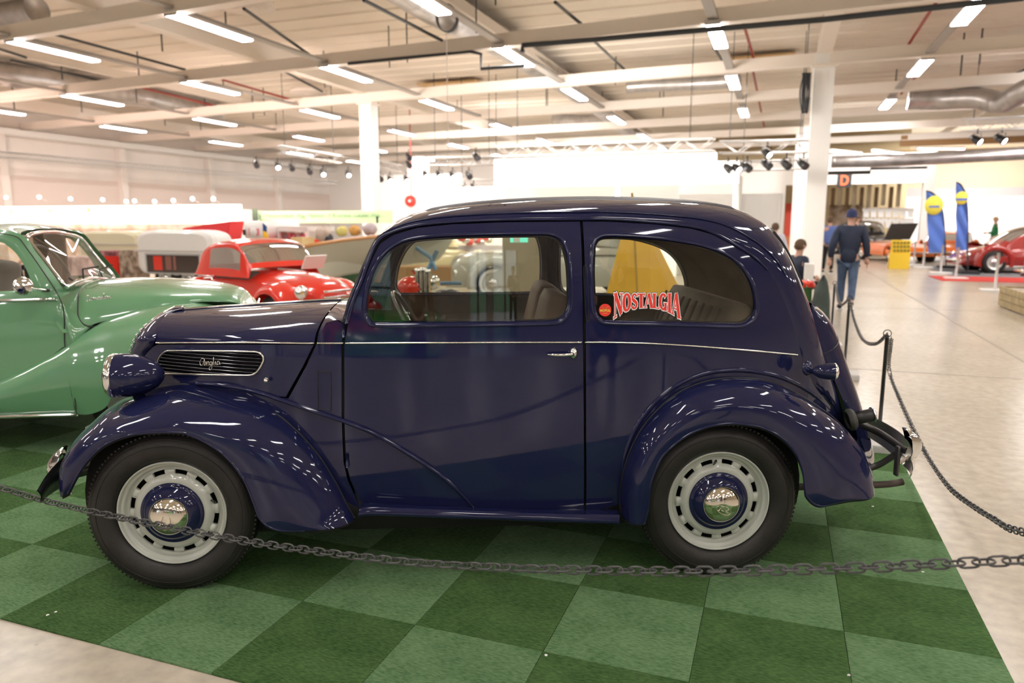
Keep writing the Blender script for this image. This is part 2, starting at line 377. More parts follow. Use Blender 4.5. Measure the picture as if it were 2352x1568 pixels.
# ---- roof, windscreen pillars and tail
i1 = SL(GUT); i0 = []
for (a, b), y in zip(SIL, SILY):
    p = PY(a, b, y); i0.append((p[0], YC, p[2]))
i0 = np.array(i0); NT = 150; tt = np.linspace(0, len(GUT)-1, NT)
R1 = spl(i1, 0, t=tt); R0 = spl(i0, 0, t=tt); R0[:, 1] = YC
MW = 25
G = wrapG(R1, R0, MW, 1.0, q=1.0)
def fullG(G): return np.concatenate([G, mirror(G)[:, -2::-1]], 1)
FG = fullG(G); NM = FG.shape[1]
def wsc(i, j): return 3 <= i <= 24 and 6 <= j <= NM-8       # windscreen opening
def rwi(i, j): return 88 <= i <= 103 and 14 <= j <= NM-16    # rear window opening
roof = grid('roof_shell', FG, PAINT, car, skip=lambda i, j: wsc(i, j) or rwi(i, j))
for nm, fn in (('windscreen_glass', wsc), ('rear_window_glass', rwi)):
    grid(nm, FG+np.array([0, 0, -.004]), GLASS, roof, skip=lambda i, j: not fn(i, j))
def edge(i0_, i1_, j0, j1):
    a = [FG[i0_, j] for j in range(j0, j1)]+[FG[i, j1] for i in range(i0_, i1_)]+[FG[i1_, j] for j in range(j1, j0, -1)]+[FG[i, j0] for i in range(i1_, i0_, -1)]
    return np.array(a)
tube('windscreen_rubber', edge(3, 25, 6, NM-7), .008, SEAL, roof, 6, closed=True)
tube('rear_window_rubber', edge(88, 104, 14, NM-15), .008, SEAL, roof, 6, closed=True)
LG = FG.copy(); LG[:, :, 1] = YC+(LG[:, :, 1]-YC)*.955; cx = np.array([1.35, 0, .9]); LG[:, :, 0] = cx[0]+(LG[:, :, 0]-cx[0])*.965; LG[:, :, 2] = cx[2]+(LG[:, :, 2]-cx[2])*.955
grid('headlining', LG, LINER, roof, flip=True, skip=lambda i, j: i < 27 or wsc(i, j) or rwi(i, j))
# fabric roof insert
SG = FG[38:78, 15:NM-15].copy(); cc = FG.mean((0, 1)); SG[:, :, 2] += .005; SG[0, :, 2] -= .006; SG[-1, :, 2] -= .006; SG[:, 0, 2] -= .006; SG[:, -1, 2] -= .006
grid('roof_insert', SG, mat('roof_fabric', (.02, .02, .03), .5), roof, label='dark fabric roof insert')
# gutter moulding along the side
g = spl(SL(GUT[:17], -.003), 150)
for f in (lambda v: v, mirror):
    tube('gutter_moulding', f(g), np.r_[np.full(140, .007), np.linspace(.007, .003, 10)], PAINT, roof, 8)
g2 = G[:100, 4]+np.array([0, -.002, .002])
for f in (lambda v: v, mirror): tube('roof_crease', f(g2), .0035, PAINT, roof, 6)

# ---- tail hump over the spare wheel
e1 = [(1862, 700), (1872, 740), (1885, 785), (1902, 835), (1924, 890), (1946, 940), (1964, 985), (1976, 1030), (1984, 1075)]
e0 = [(1862, 692), (1905, 704), (1938, 738), (1960, 790), (1979, 845), (1998, 905), (2010, 955), (2017, 1010), (2012, 1068)]
a1 = spl(np.array([PY(a, b, .36) for a, b in e1]), 50); a0 = np.array([PY(a, b, .44) for a, b in e0]); a0[:, 1] = YC; a0 = spl(a0, 50)
HGm = wrapG(a1, a0, 16, .8, q=1.7)
hump = grid('spare_wheel_cover', fullG(HGm), PAINT, car)
tube('cover_seam', spl(np.array([fullG(HGm)[14, j] for j in range(31)])+np.array([.001, 0, .001]), 60), .0022, BLACK, hump, 6)
# lower tail valance
va = spl(np.array([PY(1975, 1005, .12), PY(2000, 1010, .36), PY(2014, 1008, .50)*[1, 0, 1]+[0, YC, 0]]), 12); vb = spl(np.array([PY(1985, 1080, .12), PY(2004, 1088, .36), PY(2012, 1085, .50)*[1, 0, 1]+[0, YC, 0]]), 12)
vm = (va+vb)/2+np.array([.015, 0, 0]); VG = loftG([va, vm, vb], 8).transpose(1, 0, 2)
grid('tail_valance', np.concatenate([VG, mirror(VG)[:, -2::-1]], 1), PAINT, car)

# ---- bonnet, bonnet sides and nose
bel = SL(BELT1)
top_px = [(403, 713), (500, 706), (600, 699.5), (700, 693), (783, 688.5)]
topc = np.array([PY(a, b, YC) for a, b in top_px])
nb = 60; bR = spl(bel, nb); tR = spl(topc, nb)
# back edge follows the shut line
BG = wrapG(bR, tR, 20, .92, q=1.12)
sh = SL(SHUT[:5])                                  # top to bottom
bonnet = grid('bonnet', fullG(BG), PAINT, car)
tube('bonnet_strip', spl(topc+np.array([0, 0, .004]), 50), .006, CHROME, bonnet, 8, label='chrome strip along the bonnet ridge')
P = spl(bel+np.array([0, -.004, 0]), 40)
for f in (lambda v: v, mirror): tube('waist_trim', f(P), .0038, BRIGHT, bonnet, 8, label='thin bright waist line')
# scuttle between bonnet and windscreen
sc1 = spl(np.array([S(729, 787), S(760, 772), S(795, 748)]), 14); sc0 = spl(np.array([PY(786, 688.5, YC), PY(800, 686, YC), PY(830, 680, YC)]), 14)
SGm = wrapG(sc1, sc0, 20, .92, q=1.12); grid('scuttle_top', fullG(SGm), PAINT, car)
side_px = [(362, 790), (450, 789.5), (550, 789.5), (650, 790), (721, 791), (698, 839), (657, 912), (600, 908), (520, 900), (450, 900), (400, 905), (345, 925), (322, 900), (329, 820), (338, 808), (350, 796)]
GR = [(384, 806), (400, 805), (450, 805.5), (520, 806), (575, 807), (591, 808), (601, 813), (606, 823), (603, 834), (596, 846), (588, 856), (576, 861), (555, 861.5), (480, 860), (420, 858.5), (388, 857.5), (373, 856), (365, 849), (363, 838), (366, 824), (373, 813)]
GRl = loop2(GR, 100)
for mir in (False, True):
    bs = panel('bonnet_side', side_px, [offset(GRl, -.001)], mirrored=mir)
    M_ = mirror if mir else (lambda v: np.asarray(v))
    Q = GRl; P = np.stack([Q[:, 0], YF(Q[:, 0], Q[:, 1])-.003, Q[:, 1]], 1)
    tube('grille_surround', M_(P), .0046, BRIGHT, bs, 8, closed=True, label='bright grille surround')
    V2, F, _ = sheet2d(offset(GRl, .004), [], .05); V = np.stack([V2[:, 0], YF(V2[:, 0], V2[:, 1])+.02, V2[:, 1]], 1); mk('grille_back', M_(V), F, DARK, bs)
    zlo, zhi = GRl[:, 1].min(), GRl[:, 1].max()
    for k in range(8):
        z = zlo+(zhi-zlo)*(k+.75)/8.5
        xs = np.linspace(GRl[:, 0].min(), GRl[:, 0].max(), 200); ins = xs[inpoly(np.stack([xs, 0*xs+z], 1), GRl)]
        if len(ins) < 2: continue
        xx = np.linspace(ins[0], ins[-1], 24); P = np.stack([xx, YF(xx, 0*xx+z)+.004, 0*xx+z], 1)
        V, F = sweepVF(M_(P), [(-.007, -.001), (.008, -.0035), (.008, -.001), (-.007, .0015)] if not mir else [(.007, -.001), (-.008, -.0035), (-.008, -.001), (.007, .0015)], (0, 0, 1)); mk('louvre', V, F, mat('louvre_paint', (.012, .012, .025), .25, coat=.8), bs)
nose_px = [(294, 811), (300, 792), (313.5, 764), (330, 744), (351, 729), (379, 715.5), (403, 713)]
seam_px = [(330, 822), (338, 806), (352, 792), (359, 770), (366, 744), (381, 729), (403, 715)]
nz = np.array([PY(a, b, .52) for a, b in nose_px]); nz[:, 1] = YC
sm = np.array([S(a, b) for a, b in seam_px[:4]]+[PY(366, 744, .42), PY(381, 729, .5), PY(403, 715, YC-.03)])
# run both down to the fender
sm = np.vstack([S(322, 915), S(325, 868), sm]); nz = np.vstack([[*PY(288, 905, .52)[[0]], YC, PY(288, 905, .52)[2]], [*PY(289, 855, .52)[[0]], YC, PY(289, 855, .52)[2]], nz])
NG = wrapG(spl(sm, 40), spl(nz, 40), 14, 1.0)
nose = grid('radiator_cowl', fullG(NG), PAINT, car)
tube('nose_strip', spl(nz[1:]+np.array([-.003, 0, .003]), 50), .008, CHROME, nose, 8, label='chrome strip down the nose')
for k in range(12):                                  # front grille bars, seen edge on from the side
    i = 4+k*2; P = fullG(NG)[i, 6:21]+np.array([-.004, 0, 0]); tube('grille_bar', P, .003, BRIGHT, nose, 6)
tube('bonnet_release', [S(611, 872, -.002), S(611, 872, -.02)], .009, CHROME, car, 16)
lathe('bonnet_catch', [(0, .0), (.008, .001), (.0095, .006), (.007, .012), (0, .014)], S(612, 874, -.016), (0, -1, 0), CHROME, car, 20, label='small chrome bonnet catch')

# script badge in the louvres
def script(name, strokes, org, ex, ez, r, m, parent, k=6):
    mb = MB()
    for s in strokes:
        s = np.array(s, float); P = np.array(org)+s[:, :1]*np.array(ex)+s[:, 1:2]*np.array(ez); P = spl(P, max(8, len(s)*6)) if len(s) > 2 else P
        mb.add(*tubeVF(P, r, k))
    return mb.out(name, m, parent, True)
ANG = [[(.9, .8), (.5, 1.0), (.05, .5), (.2, .05), (.55, .2), (.9, .9), (.8, .1), (1.0, .15)],
       [(1.0, .15), (1.15, .55), (1.2, .05), (1.4, .5), (1.55, .45), (1.55, .08), (1.7, .15)],
       [(2.1, .5), (1.8, .45), (1.75, .1), (2.05, .15), (2.15, .5), (2.0, -.4), (1.65, -.6), (1.6, -.3), (2.2, .1)],
       [(2.2, .1), (2.5, .9), (2.4, 1.0), (2.4, .1), (2.6, .1)],
       [(2.6, .1), (2.75, .5), (2.8, .08), (2.95, .12)], [(2.8, .72), (2.83, .76)],
       [(3.4, .45), (3.1, .5), (3.0, .1), (3.3, .12), (3.42, .48), (3.45, .08), (3.65, .2)]]
o_ = S(459, 840, -.004); ex_ = (S(508, 838, -.004)-o_)/3.65; script('name_badge', ANG, o_, ex_, (0, 0, .032), .0016, BRIGHT, car)

# ---- mudguards
def rails(px, ys, n): return spl(np.array([PY(a, b, y) for (a, b), y in zip(px, ys)]), 0, t=np.linspace(0, len(px)-1, n))
def fender(name, L, LY, K, KY, n, bulge=.012, p=.9, q=1.0):
    l, k = rails(L, LY, n), rails(K, KY, n); G = wrapG(l, k, 22, p, bulge, q)
    # rolled lip
    inn = l.copy(); inn[:, 1] += .02
    for f, fl in ((lambda v: v, False), (mirror, True)):
        o = grid(name, f(G), PAINT, car, flip=fl)
        tube('rolled_edge', f(l+np.array([0, .002, 0])), .0055, PAINT, o, 8)
        tube('welt', f(G[:, -1]+np.array([0, -.003, 0])), .004, SEAL, o, 6)
        I = G.copy(); c = I.mean((0, 1)); I[:, :, 1] += .012; I[:, :, 2] -= .012
        grid('inner_skin', f(I), DARK, o, flip=not fl)
    return G
KRY = [float(S(a, b)[1])-.004 for a, b in KR[:11]]+[.135, .16, .17, .165, .14, .11]
FGf = fender('front_mudguard', LF, LFY, KF, KFY, 120, .016)
LRY = [-.06, -.07]+[-.08]*13+[-.07, -.05]
FGr = fender('rear_mudguard', LR, LRY, KR, KRY, 120, .016, .85)
# raised arch line on the quarter above the rear mudguard
ar = [(1428, 1100), (1434, 1050), (1458, 985), (1500, 928), (1552, 886), (1610, 860), (1670, 850), (1730, 852), (1800, 868), (1860, 900), (1905, 940)]
P = spl(SL(ar, .002), 90)
for f in (lambda v: v, mirror): tube('arch_moulding', f(P), np.r_[np.linspace(.003, .011, 12), np.full(66, .011), np.linspace(.011, .004, 12)], PAINT, car, 10, sx=.8)
# running board / sill
p0 = [(826, 1166), (860, 1163), (1000, 1168), (1200, 1176), (1350, 1180), (1423, 1181)]; p1 = [(822, 1188), (860, 1184), (1000, 1189), (1200, 1196), (1350, 1201), (1421, 1204)]
t0 = spl(np.array([PY(a, b, .012) for a, b in p0]), 40); t1 = spl(np.array([PY(a, b-4, -.012) for a, b in p0]), 40); t1[:, 2] -= .012; t2 = spl(np.array([PY(a, b, -.01) for a, b in p1]), 40); t3 = t2.copy(); t3[:, 1] += .12
ti = t0.copy(); ti[:, 1] += .05
for f, fl in ((lambda v: v, False), (mirror, True)): grid('running_board', f(loftG([ti, t0, t1, t2, t3], 24)), PAINT, car, flip=fl)
# door furniture
for f, l in ((lambda v: v, None), (mirror, None)):
    d = doorL if f(np.array([[0, 0, 0.]]))[0][1] == 0 else [c for c in car.children if c.name.startswith('door')][1]
    c0 = S(1317, 811, 0.0); V, F = latheVF([(0, .0), (.017, .0), (.019, .004), (.015, .010), (.009, .016), (0, .018)], c0, (0, -1, 0), 28); V[:, 2] = c0[2]+(V[:, 2]-c0[2])*1.35; V[:, 0] = c0[0]+(V[:, 0]-c0[0])*.9
    mk('handle_rose', f(V), F, CHROME, d)
    hp = spl(np.array([S(1317, 813, -.018), S(1312, 814, -.034), S(1296, 815, -.040), S(1275, 815, -.037), S(1258, 814, -.030)]), 20)
    V, F = tubeVF(hp, np.interp(np.linspace(0, 1, 20), [0, .15, .8, 1], [.0065, .006, .0045, .0015]), 12, sx=.8, sy=1.2); mk('door_handle', f(V), F, CHROME, d, label='chrome door handle')
    for hx, hy in ((797, 1057), (789, 757)):
        h0 = S(hx, hy, -.006); V, F = tubeVF([h0+[0, 0, -.030], h0+[0, 0, -.010], h0+[0, 0, -.009], h0+[0, 0, .009], h0+[0, 0, .010], h0+[0, 0, .030]], [.007, .007, .0055, .0055, .007, .007], 12); mk('hinge', f(V), F, PAINT, d)
# semaphore slot in the pillar and fresh-air flap in the scuttle side
def slot(px_, name, r, m, par=car, off=-.001, closed=True):
    P = spl(SL(px_, off), 60, closed=closed); 
    for f in (lambda v: v, mirror): tube(name, f(P), r, m, par, 6, closed=closed)
slot([(734, 853), (757, 854), (760, 858), (760, 938), (755, 941), (736, 939), (731, 935), (731, 857)], 'side_flap_seam', .0018, BLACK)
slot([(1343, 610), (1347, 612), (1350, 660), (1352, 730), (1348, 738), (1346, 730), (1342, 660), (1341, 614)], 'indicator_slot', .0020, BLACK)

# ---- lamps
hc = PY(262, 862, .17); ax = np.array([1.0, .10, -.02]); ax /= np.linalg.norm(ax)
Rh = .0905
hl = lathe('headlamp', [(Rh, .010), (Rh*1.02, .03), (Rh*1.01, .06), (Rh*.96, .09), (Rh*.87, .12), (Rh*.72, .15), (Rh*.52, .175), (Rh*.28, .192), (Rh*.1, .199), (0, .20)], hc, ax, PAINT, car, 56)
lathe('lamp_rim', [(Rh*.86, -.012), (Rh*.93, -.017), (Rh*1.0, -.010), (Rh*1.03, .002), (Rh*1.02, .012), (Rh*.98, .014)], hc, ax, CHROME, hl, 56, label='chrome lamp rim')
lathe('lamp_lens', [(0, -.030), (Rh*.4, -.027), (Rh*.75, -.018), (Rh*.88, -.010)], hc, ax, mat('lamp_glass', (.8, .82, .8), .1, coat=1, trans=.4), hl, 40)
tube('lamp_stalk', [hc+ax*.08+[0, .01, -.07], hc+ax*.09+[0, .03, -.15]], [.022, .03], PAINT, hl, 16)
V, F = latheVF([(Rh, .010), (Rh*1.01, .03), (Rh*.99, .06), (Rh*.93, .10), (Rh*.82, .14), (Rh*.64, .18), (Rh*.40, .215), (Rh*.18, .232), (0, .238)], hc, ax, 40)
mk('headlamp', mirror(V), F, PAINT, car)
# rear side lamp pods
for f in (lambda v: v, mirror):
    c = PY(1918, 853, .05); ax = np.array([-1.0, .15, 0]); ax /= np.linalg.norm(ax); r = .035
    V, F = latheVF([(r, .004), (r*1.02, .015), (r*.98, .04), (r*.82, .065), (r*.5, .085), (r*.2, .096), (0, .098)], c, ax, 32); pod = mk('rear_lamp_pod', f(V), F, PAINT, car)
    V, F = latheVF([(0, -.012), (r*.6, -.010), (r*.9, -.004), (r*.97, .002)], c, ax, 28); mk('lamp_lens', f(V), F, mat('pink_lens', (.8, .45, .42), .12, coat=1), pod)
    V, F = latheVF([(r*.9, -.005), (r*1.06, .0), (r*1.05, .007)], c, ax, 28); mk('lamp_rim', f(V), F, CHROME, pod)
    b = PY(1853, 846, .115); q = c+ax*.07; V, F = tubeVF(spl(np.array([q, (q+b)/2+[0, 0, -.006], b]), 10), [.012]*10, 12); mk('lamp_stalk', f(V), F, PAINT, pod)
    V, F = latheVF([(0, .012), (.018, .010), (.026, .004), (.028, 0)], b+[.005, .006, 0], (.3, -1, .1), 28); V[:, 2] = b[2]+(V[:, 2]-b[2])*1.15; mk('lamp_base', f(V), F, PAINT, pod)
# tubular tail lamp on a rubber base
c = PY(2000, 953, .26); axt = np.array([.86, -.10, .22]); axt /= np.linalg.norm(axt)
tl = lathe('tail_lamp', [(0, -.10), (.030, -.10), (.030, .0), (.028, .006)], c, axt, PLASTIC, car, 32, label='black tubular tail lamp')
lathe('lamp_rim', [(.028, .004), (.036, .006), (.037, .013), (.031, .016)], c, axt, CHROME, tl, 32)
lathe('lamp_lens', [(.031, .014), (.020, .022), (0, .026)], c, axt, mat('pale_red_lens', (.62, .40, .36), .15, coat=1), tl, 28)
lathe('rubber_base', [(.030, -.072), (.042, -.074), (.050, -.082), (.052, -.095), (.04, -.108)], c, axt, mat('grey_rubber', (.06, .06, .055), .6), tl, 32)

# ---- bumpers
def blade(name, pts, hs, m, par, back=None):
    P = spl(np.array(pts), 50); hh = np.interp(np.linspace(0, 1, 50), np.linspace(0, 1, len(hs)), hs); T = np.gradient(P, axis=0); T /= np.linalg.norm(T, axis=1)[:, None]
    N = np.cross(T, [0, 0, 1]); N /= np.linalg.norm(N, axis=1)[:, None]; a = np.linspace(-1, 1, 9); th = .003
    Go = np.array([P+N*(.012*(1-x*x)+th)*1+np.outer(hh*x, [0, 0, 1]) for x in a]).transpose(1, 0, 2)
    Gi = np.array([P+N*(.012*(1-x*x))*1+np.outer(hh*x, [0, 0, 1]) for x in a]).transpose(1, 0, 2)
    return Go, Gi
bx = PY(86, 1142, -.07)
bz = bx[2]; X0 = bx[0]
pts = [(X0, -.07, bz), (X0-.03, .08, bz+.01), (X0-.055, .35, bz+.015), (X0-.06, YC, bz+.015), (X0-.055, 2*YC-.35, bz+.015), (X0-.03, 2*YC-.08, bz+.01), (X0, 2*YC+.07, bz)]
Go, Gi = blade('b', pts, [.028, .058, .06, .055, .06, .058, .028], CHROME, car)
fb = grid('front_bumper', Go if (Go[25, 4]-Gi[25, 4])[0] < 0 else Gi, CHROME, car, label='chrome front bumper blade')
grid('bumper_back', Gi if (Go[25, 4]-Gi[25, 4])[0] < 0 else Go, BLACK, fb, label='black-painted back of the bumper')
def overrider(x, y, z, sgn, h=.10):
    c = np.array([x, y, z]); G = []
    for s in np.linspace(-1, 1, 17):
        d = .012+.05*(1-abs(s)**2.2); w = .030*(1-.5*abs(s)**3); cc = c+[0, 0, s*h]
        G.append([cc+[sgn*(.0+(.0 if a in (0, 6) else d*math.sin(PI*a/6))), w*-math.cos(PI*a/6), 0]+np.array([sgn*.03*s*s*(-1 if s < 0 else -1), 0, 0]) for a in range(7)])
    return np.array(G)
for y in (.20, 2*YC-.20):
    o = grid('overrider', overrider(X0-.052, y, bz+.015, -1, .11), CHROME, fb)
for y in (.22, 2*YC-.22):
    V, F = sweepVF(spl(np.array([(X0-.03, y, bz), (X0+.12, y, bz+.04), (X0+.3, y+.02, bz+.10), (X0+.55, y+.03, bz+.08)]), 20), [(-.004, -.03), (.004, -.03), (.004, .03), (-.004, .03)], (0, 0, 1)); mk('bumper_iron', V, F, BLACK, car)
# front number plate
pc = np.array([X0-.045, YC, .555]); V, F = box(pc, (.006, .42, .085), (1, 0, .12), (-.12, 0, 1), .002); mk('number_plate', V, F, mat('plate_back', (.35, .34, .33), .4), car)
# rear bumper
bq = PY(2085, 1062, .05); X1 = bq[0]; bz2 = bq[2]
pts = [(X1-.03, -.01, bz2-.01), (X1+.04, .10, bz2), (X1+.10, .35, bz2+.01), (X1+.12, YC, bz2+.01), (X1+.10, 2*YC-.35, bz2+.01), (X1+.04, 2*YC-.10, bz2), (X1-.03, 2*YC+.01, bz2-.01)]
Go, Gi = blade('b', pts, [.045, .066, .06, .055, .06, .066, .045], CHROME, car)
rb = grid('rear_bumper', Go if (Go[25, 4]-Gi[25, 4])[0] > 0 else Gi, CHROME, car, label='chrome rear bumper blade')
grid('bumper_back', Gi if (Go[25, 4]-Gi[25, 4])[0] > 0 else Go, mat('dull_metal', (.62, .62, .60), .28, .9), rb)
for y in (.14, 2*YC-.14): grid('overrider', overrider(X1+.055, y, bz2+.045, 1, .085), CHROME, rb)
irn = mat('worn_iron', (.13, .12, .12), .4, .7)
for y in (.25, 2*YC-.25):
    V, F = sweepVF(spl(np.array([(X1+.05, y-.10, bz2+.02), (X1+.01, y+.04*(1 if y < 1 else -1), bz2+.06), (X1-.06, y+.14*(1 if y < 1 else -1), bz2+.09)]), 16), [(-.004, -.016), (.004, -.016), (.004, .016), (-.004, .016)], (0, 0, 1)); mk('bumper_iron', V, F, irn, car)
    V, F = sweepVF(spl(np.array([(X1+.02, y-.08, bz2), (X1-.02, y-.02, bz2-.07), (X1-.08, y, bz2-.10), (X1-.16, y, bz2-.11)]), 16), [(-.004, -.014), (.004, -.014), (.004, .014), (-.004, .014)], (0, 0, 1)); mk('bumper_iron', V, F, irn, car)
    V, F = box((X1+.02, y-.09, bz2-.03), (.014, .03, .14), ch=.006); mk('bumper_clamp', V, F, irn, car)
tube('exhaust_pipe', spl(np.array([PY(1830, 1118, .2), PY(1900, 1116, .2), PY(2030, 1112, .2), PY(2073, 1106, .2)]), 20), .016, mat('rusty_pipe', (.08, .065, .055), .6, .5), car, 14)

# ---- wheels
def wheel_mb():
    V, F = [], []
    tyre = [(.222, .012), (.226, -.004), (.240, -.016), (.262, -.024), (.285, -.026), (.303, -.022), (.318, -.012), (.330, .0), (.336, .008), (.3395, .02), (.342, .045), (.342, .080), (.3395, .105), (.330, .125), (.30, .150), (.26, .152), (.226, .140), (.215, .12)]
    rim = [(.2205, .012), (.2215, .002), (.2180, -.003), (.2125, .001), (.2110, .010), (.2060, .014), (.2010, .013), (.1960, .020), (.1935, .032), (.1880, .036), (.1850, .036)]
    return tyre, rim
def wheel(xc, near, label):
    tyre, rim = wheel_mb(); f = (lambda v: v) if near else mirror; zc = .343
    c = np.array([xc, 0.0, zc]); ax = (0, 1, 0)
    V, F = latheVF(tyre, c, ax, 96); w_ = mk('wheel', f(V), F, RUBBER, car, label=label)
    # tread notches
    mb = MB()
    for k in range(110):
        a = 2*PI*k/110; d = np.array([math.cos(a), 0, math.sin(a)]); t = np.array([-math.sin(a), 0, math.cos(a)])
        mb.add(*box(c+d*.3355+[0, .018, 0], (.009, .028, .009), d, t))
    mb.V = [f(v) for v in mb.V]; o = mb.out('tread_block', RUBBER, w_); o['kind'] = 'stuff'
    for rr, yy in ((.292, -.0255), (.318, -.012)): V, F = tubeVF(c+np.array([[rr*math.cos(a), yy, rr*math.sin(a)] for a in np.arange(96)*2*PI/96]), .0016, 5, True); mk('sidewall_ring', f(V), F, RUBBER, w_)
    V, F = latheVF(rim, c, ax, 96); rm = mk('rim', f(V), F, RIM, w_)
    # pierced disc: rings of r with holes at the slots
    rs = np.array([.185, .1815, .180, .176, .170, .164, .161, .1575, .150, .140, .128, .120]); ys = np.array([.036, .030, .024, .021, .020, .021, .022, .018, .012, .009, .008, .010])
    NA = 240; G = np.zeros((len(rs), NA, 3))
    for i, (r, y) in enumerate(zip(rs, ys)):
        for k in range(NA):
            ph = (k % 20)-9.5; dep = .0
            if abs(ph) < 8.5 and 1 <= i <= 7: dep = .006*(1-max(0, abs(ph)-5.5)/3)
            a = 2*PI*k/NA+PI/12*.2; G[i, k] = c+[r*math.cos(a), y+dep, r*math.sin(a)]
    def hole(i, k): return 2 <= i <= 5 and abs((k % 20)-9.5+.5) <= 5.6
    grid('rim_disc', f(G), RIM, rm, cv=True, skip=hole, flip=not near)
    mb = MB()
    for s in range(12):                                     # slot walls
        k0, k1 = s*20+4, s*20+15
        lp = [G[2, k] for k in range(k0, k1+1)]+[G[6, k] for k in range(k1, k0-1, -1)]; lp = np.array(lp); n = len(lp)
        mb.add(np.vstack([lp, lp+[0, .008, 0]]), [(i, (i+1) % n, n+(i+1) % n, n+i) for i in range(n)])
    mb.V = [f(v) for v in mb.V]; mb.out('slot_wall', RIM, rm)['kind'] = 'stuff'
    V, F = latheVF([(.1275, .013), (.1285, .006), (.124, -.002), (.117, .0), (.114, -.004), (.104, -.016), (.092, -.026), (.082, -.031), (.078, -.031)], c, ax, 72); hub = mk('hub_cover', f(V), F, PAINT, w_, label='navy hub cover')
    V, F = latheVF([(.0785, -.030), (.0790, -.035), (.076, -.040), (.066, -.050), (.050, -.058), (.030, -.063), (.012, -.065), (0, -.065)], c, ax, 72); cap = mk('hub_cap', f(V), F, mat('nickel_cap', (.80, .76, .68), .10, 1.0), hub, label='polished hub cap')
    V, F = latheVF([(.205, .04), (.19, .10), (.10, .12), (0, .12)], c, ax, 48); mk('brake_drum', f(V), F, DARK, w_)
    return w_, cap, c, hub
FORD = [[(-1.0, .55), (-.3, .75), (-.9, .1)], [(-.62, .7), (-.85, -.4), (-1.05, -.55), (-1.1, -.25)], [(-.85, .15), (-.5, .2)],
        [(-.35, .2), (-.5, 0), (-.4, -.25), (-.2, -.15), (-.2, .1), (-.35, .2)], [(-.15, .15), (0, .2), (0, -.25)], [(0, .05), (.15, .2), (.25, .15)],
        [(.55, .15), (.35, .15), (.3, -.15), (.5, -.2), (.6, .1), (.85, .75), (.7, .6), (.62, -.2), (.85, -.1)]]
for xc, near, lab, rot, vrot in ((0.0, True, None, math.radians(78), math.radians(16)), (2.286, True, None, math.radians(-24), math.radians(98)), (0.0, False, None, 0, 0), (2.286, False, None, 0, 0)):
    w_, cap, c, hub = wheel(xc, near, {0.0: 'front wheel with grey slotted disc', 2.286: 'rear wheel with grey slotted disc'}[xc] if near else None)
    if not near: continue
    ex = np.array([math.cos(rot), 0, math.sin(rot)]); ez = np.array([-math.sin(rot), 0, math.cos(rot)]); oc = c+[0, -.0655, -.014]
    mb = MB()
    E = np.array([oc+ex*.034*math.cos(a)+ez*.0175*math.sin(a)+[0, .0042*math.cos(a)**2-.0008, 0] for a in np.arange(40)*2*PI/40]); mb.add(*tubeVF(E, .0012, 6, True))
    for s in FORD:
        s = np.array(s); P = oc+s[:, :1]*ex*.023+s[:, 1:2]*ez*.018+[0, .0015, 0]; P = spl(P, max(6, len(s)*5)) if len(s) > 2 else P; mb.add(*tubeVF(P, .0013, 5))
    mb.out('cap_emblem', mat('nickel_cap'), hub, True, label='oval script emblem')
    d = np.array([math.cos(vrot), 0, math.sin(vrot)]); tube('tyre_valve', [c+d*.155+[0, .03, 0], c+d*.172+[0, .004, 0], c+d*.178+[0, -.002, 0], c+d*.190+[0, -.016, 0]], [.003, .004, .006, .005], PLASTIC, w_, 10)
# tyre lettering, raised
# ---- underside and wheel housings
V, F = box((1.15, YC, .33), (2.9, 1.02, .10), ch=.02); mk('chassis', V, F, DARK, car)
V, F = box((1.14, YC, .31), (1.62, 1.14, .16)); mk('floor_pan', V, F, DARK, car)  # floor pan added low and dark to deepen the shade under the car
for xc in (0.0, 2.286):
    for y0 in (.17, YC*2-.17):
        G = []
        for r in (.10, .43):
            G.append([(xc+r*math.cos(a), y0, .343+r*math.sin(a)) for a in np.linspace(-.2, PI+.2, 24)])
        grid('wheel_housing', G, DARK, car, smooth=False)
    tube('axle', [(xc, .1, .34), (xc, 2*YC-.1, .34)], .035, DARK, car, 12)
    V, F = box((xc, YC, .60), (.80, .86, .03)); mk('wheel_housing_top', V, F, DARK, car)
V, F = box((-.02, YC, .75), (.5, .45, .4)); mk('engine_block', V, F, DARK, car)
V, F = box((.42, YC, .72), (.03, .98, .56)); mk('bulkhead', V, F, DARK, car)

# ---- interior
def cushion(name, c, size, m, par, ch=.05, ax=(1, 0, 0), up=(0, 0, 1)): V, F = box(c, size, ax, up, ch); return mk(name, V, F, m, par, True)
for y in (.38, .88):
    st = cushion('seat_cushion', (1.22, y, .62), (.46, .42, .14), SEATM, car)
    t = math.radians(14); up = (math.sin(t), 0, math.cos(t))
    cushion('seat_backrest', (1.56, y, .92), (.12, .42, .60), mat('brown_seat_back', (.24, .15, .09), .6), car, .05, (math.cos(t), 0, -math.sin(t)), up)
cushion('rear_seat_cushion', (2.02, YC, .66), (.50, 1.0, .20), SEATM, car)
t = math.radians(20); up = (math.sin(t), 0, math.cos(t))
cushion('rear_seat_back', (2.33, YC, .93), (.14, 1.0, .52), SEATM, car, .06, (math.cos(t), 0, -math.sin(t)), up)
for k in range(9):
    y = YC-.44+k*.11; tube('seat_pleat', [(2.19, y, .80), (2.26, y, 1.0), (2.32, y, 1.15)], .006, mat('seat_piping', (.15, .13, .115), .8), car, 6)
V, F = box((.60, YC, .93), (.10, 1.08, .16), ch=.03); dash = mk('dashboard', V, F, mat('brown_dash', (.07, .045, .03), .35, coat=.5), car)
sw = np.array([.93, .93, .98]); n_ = np.array([.86, 0, .5]); n_ /= np.linalg.norm(n_); e1_ = np.array([0, 1., 0]); e2_ = np.cross(n_, e1_)
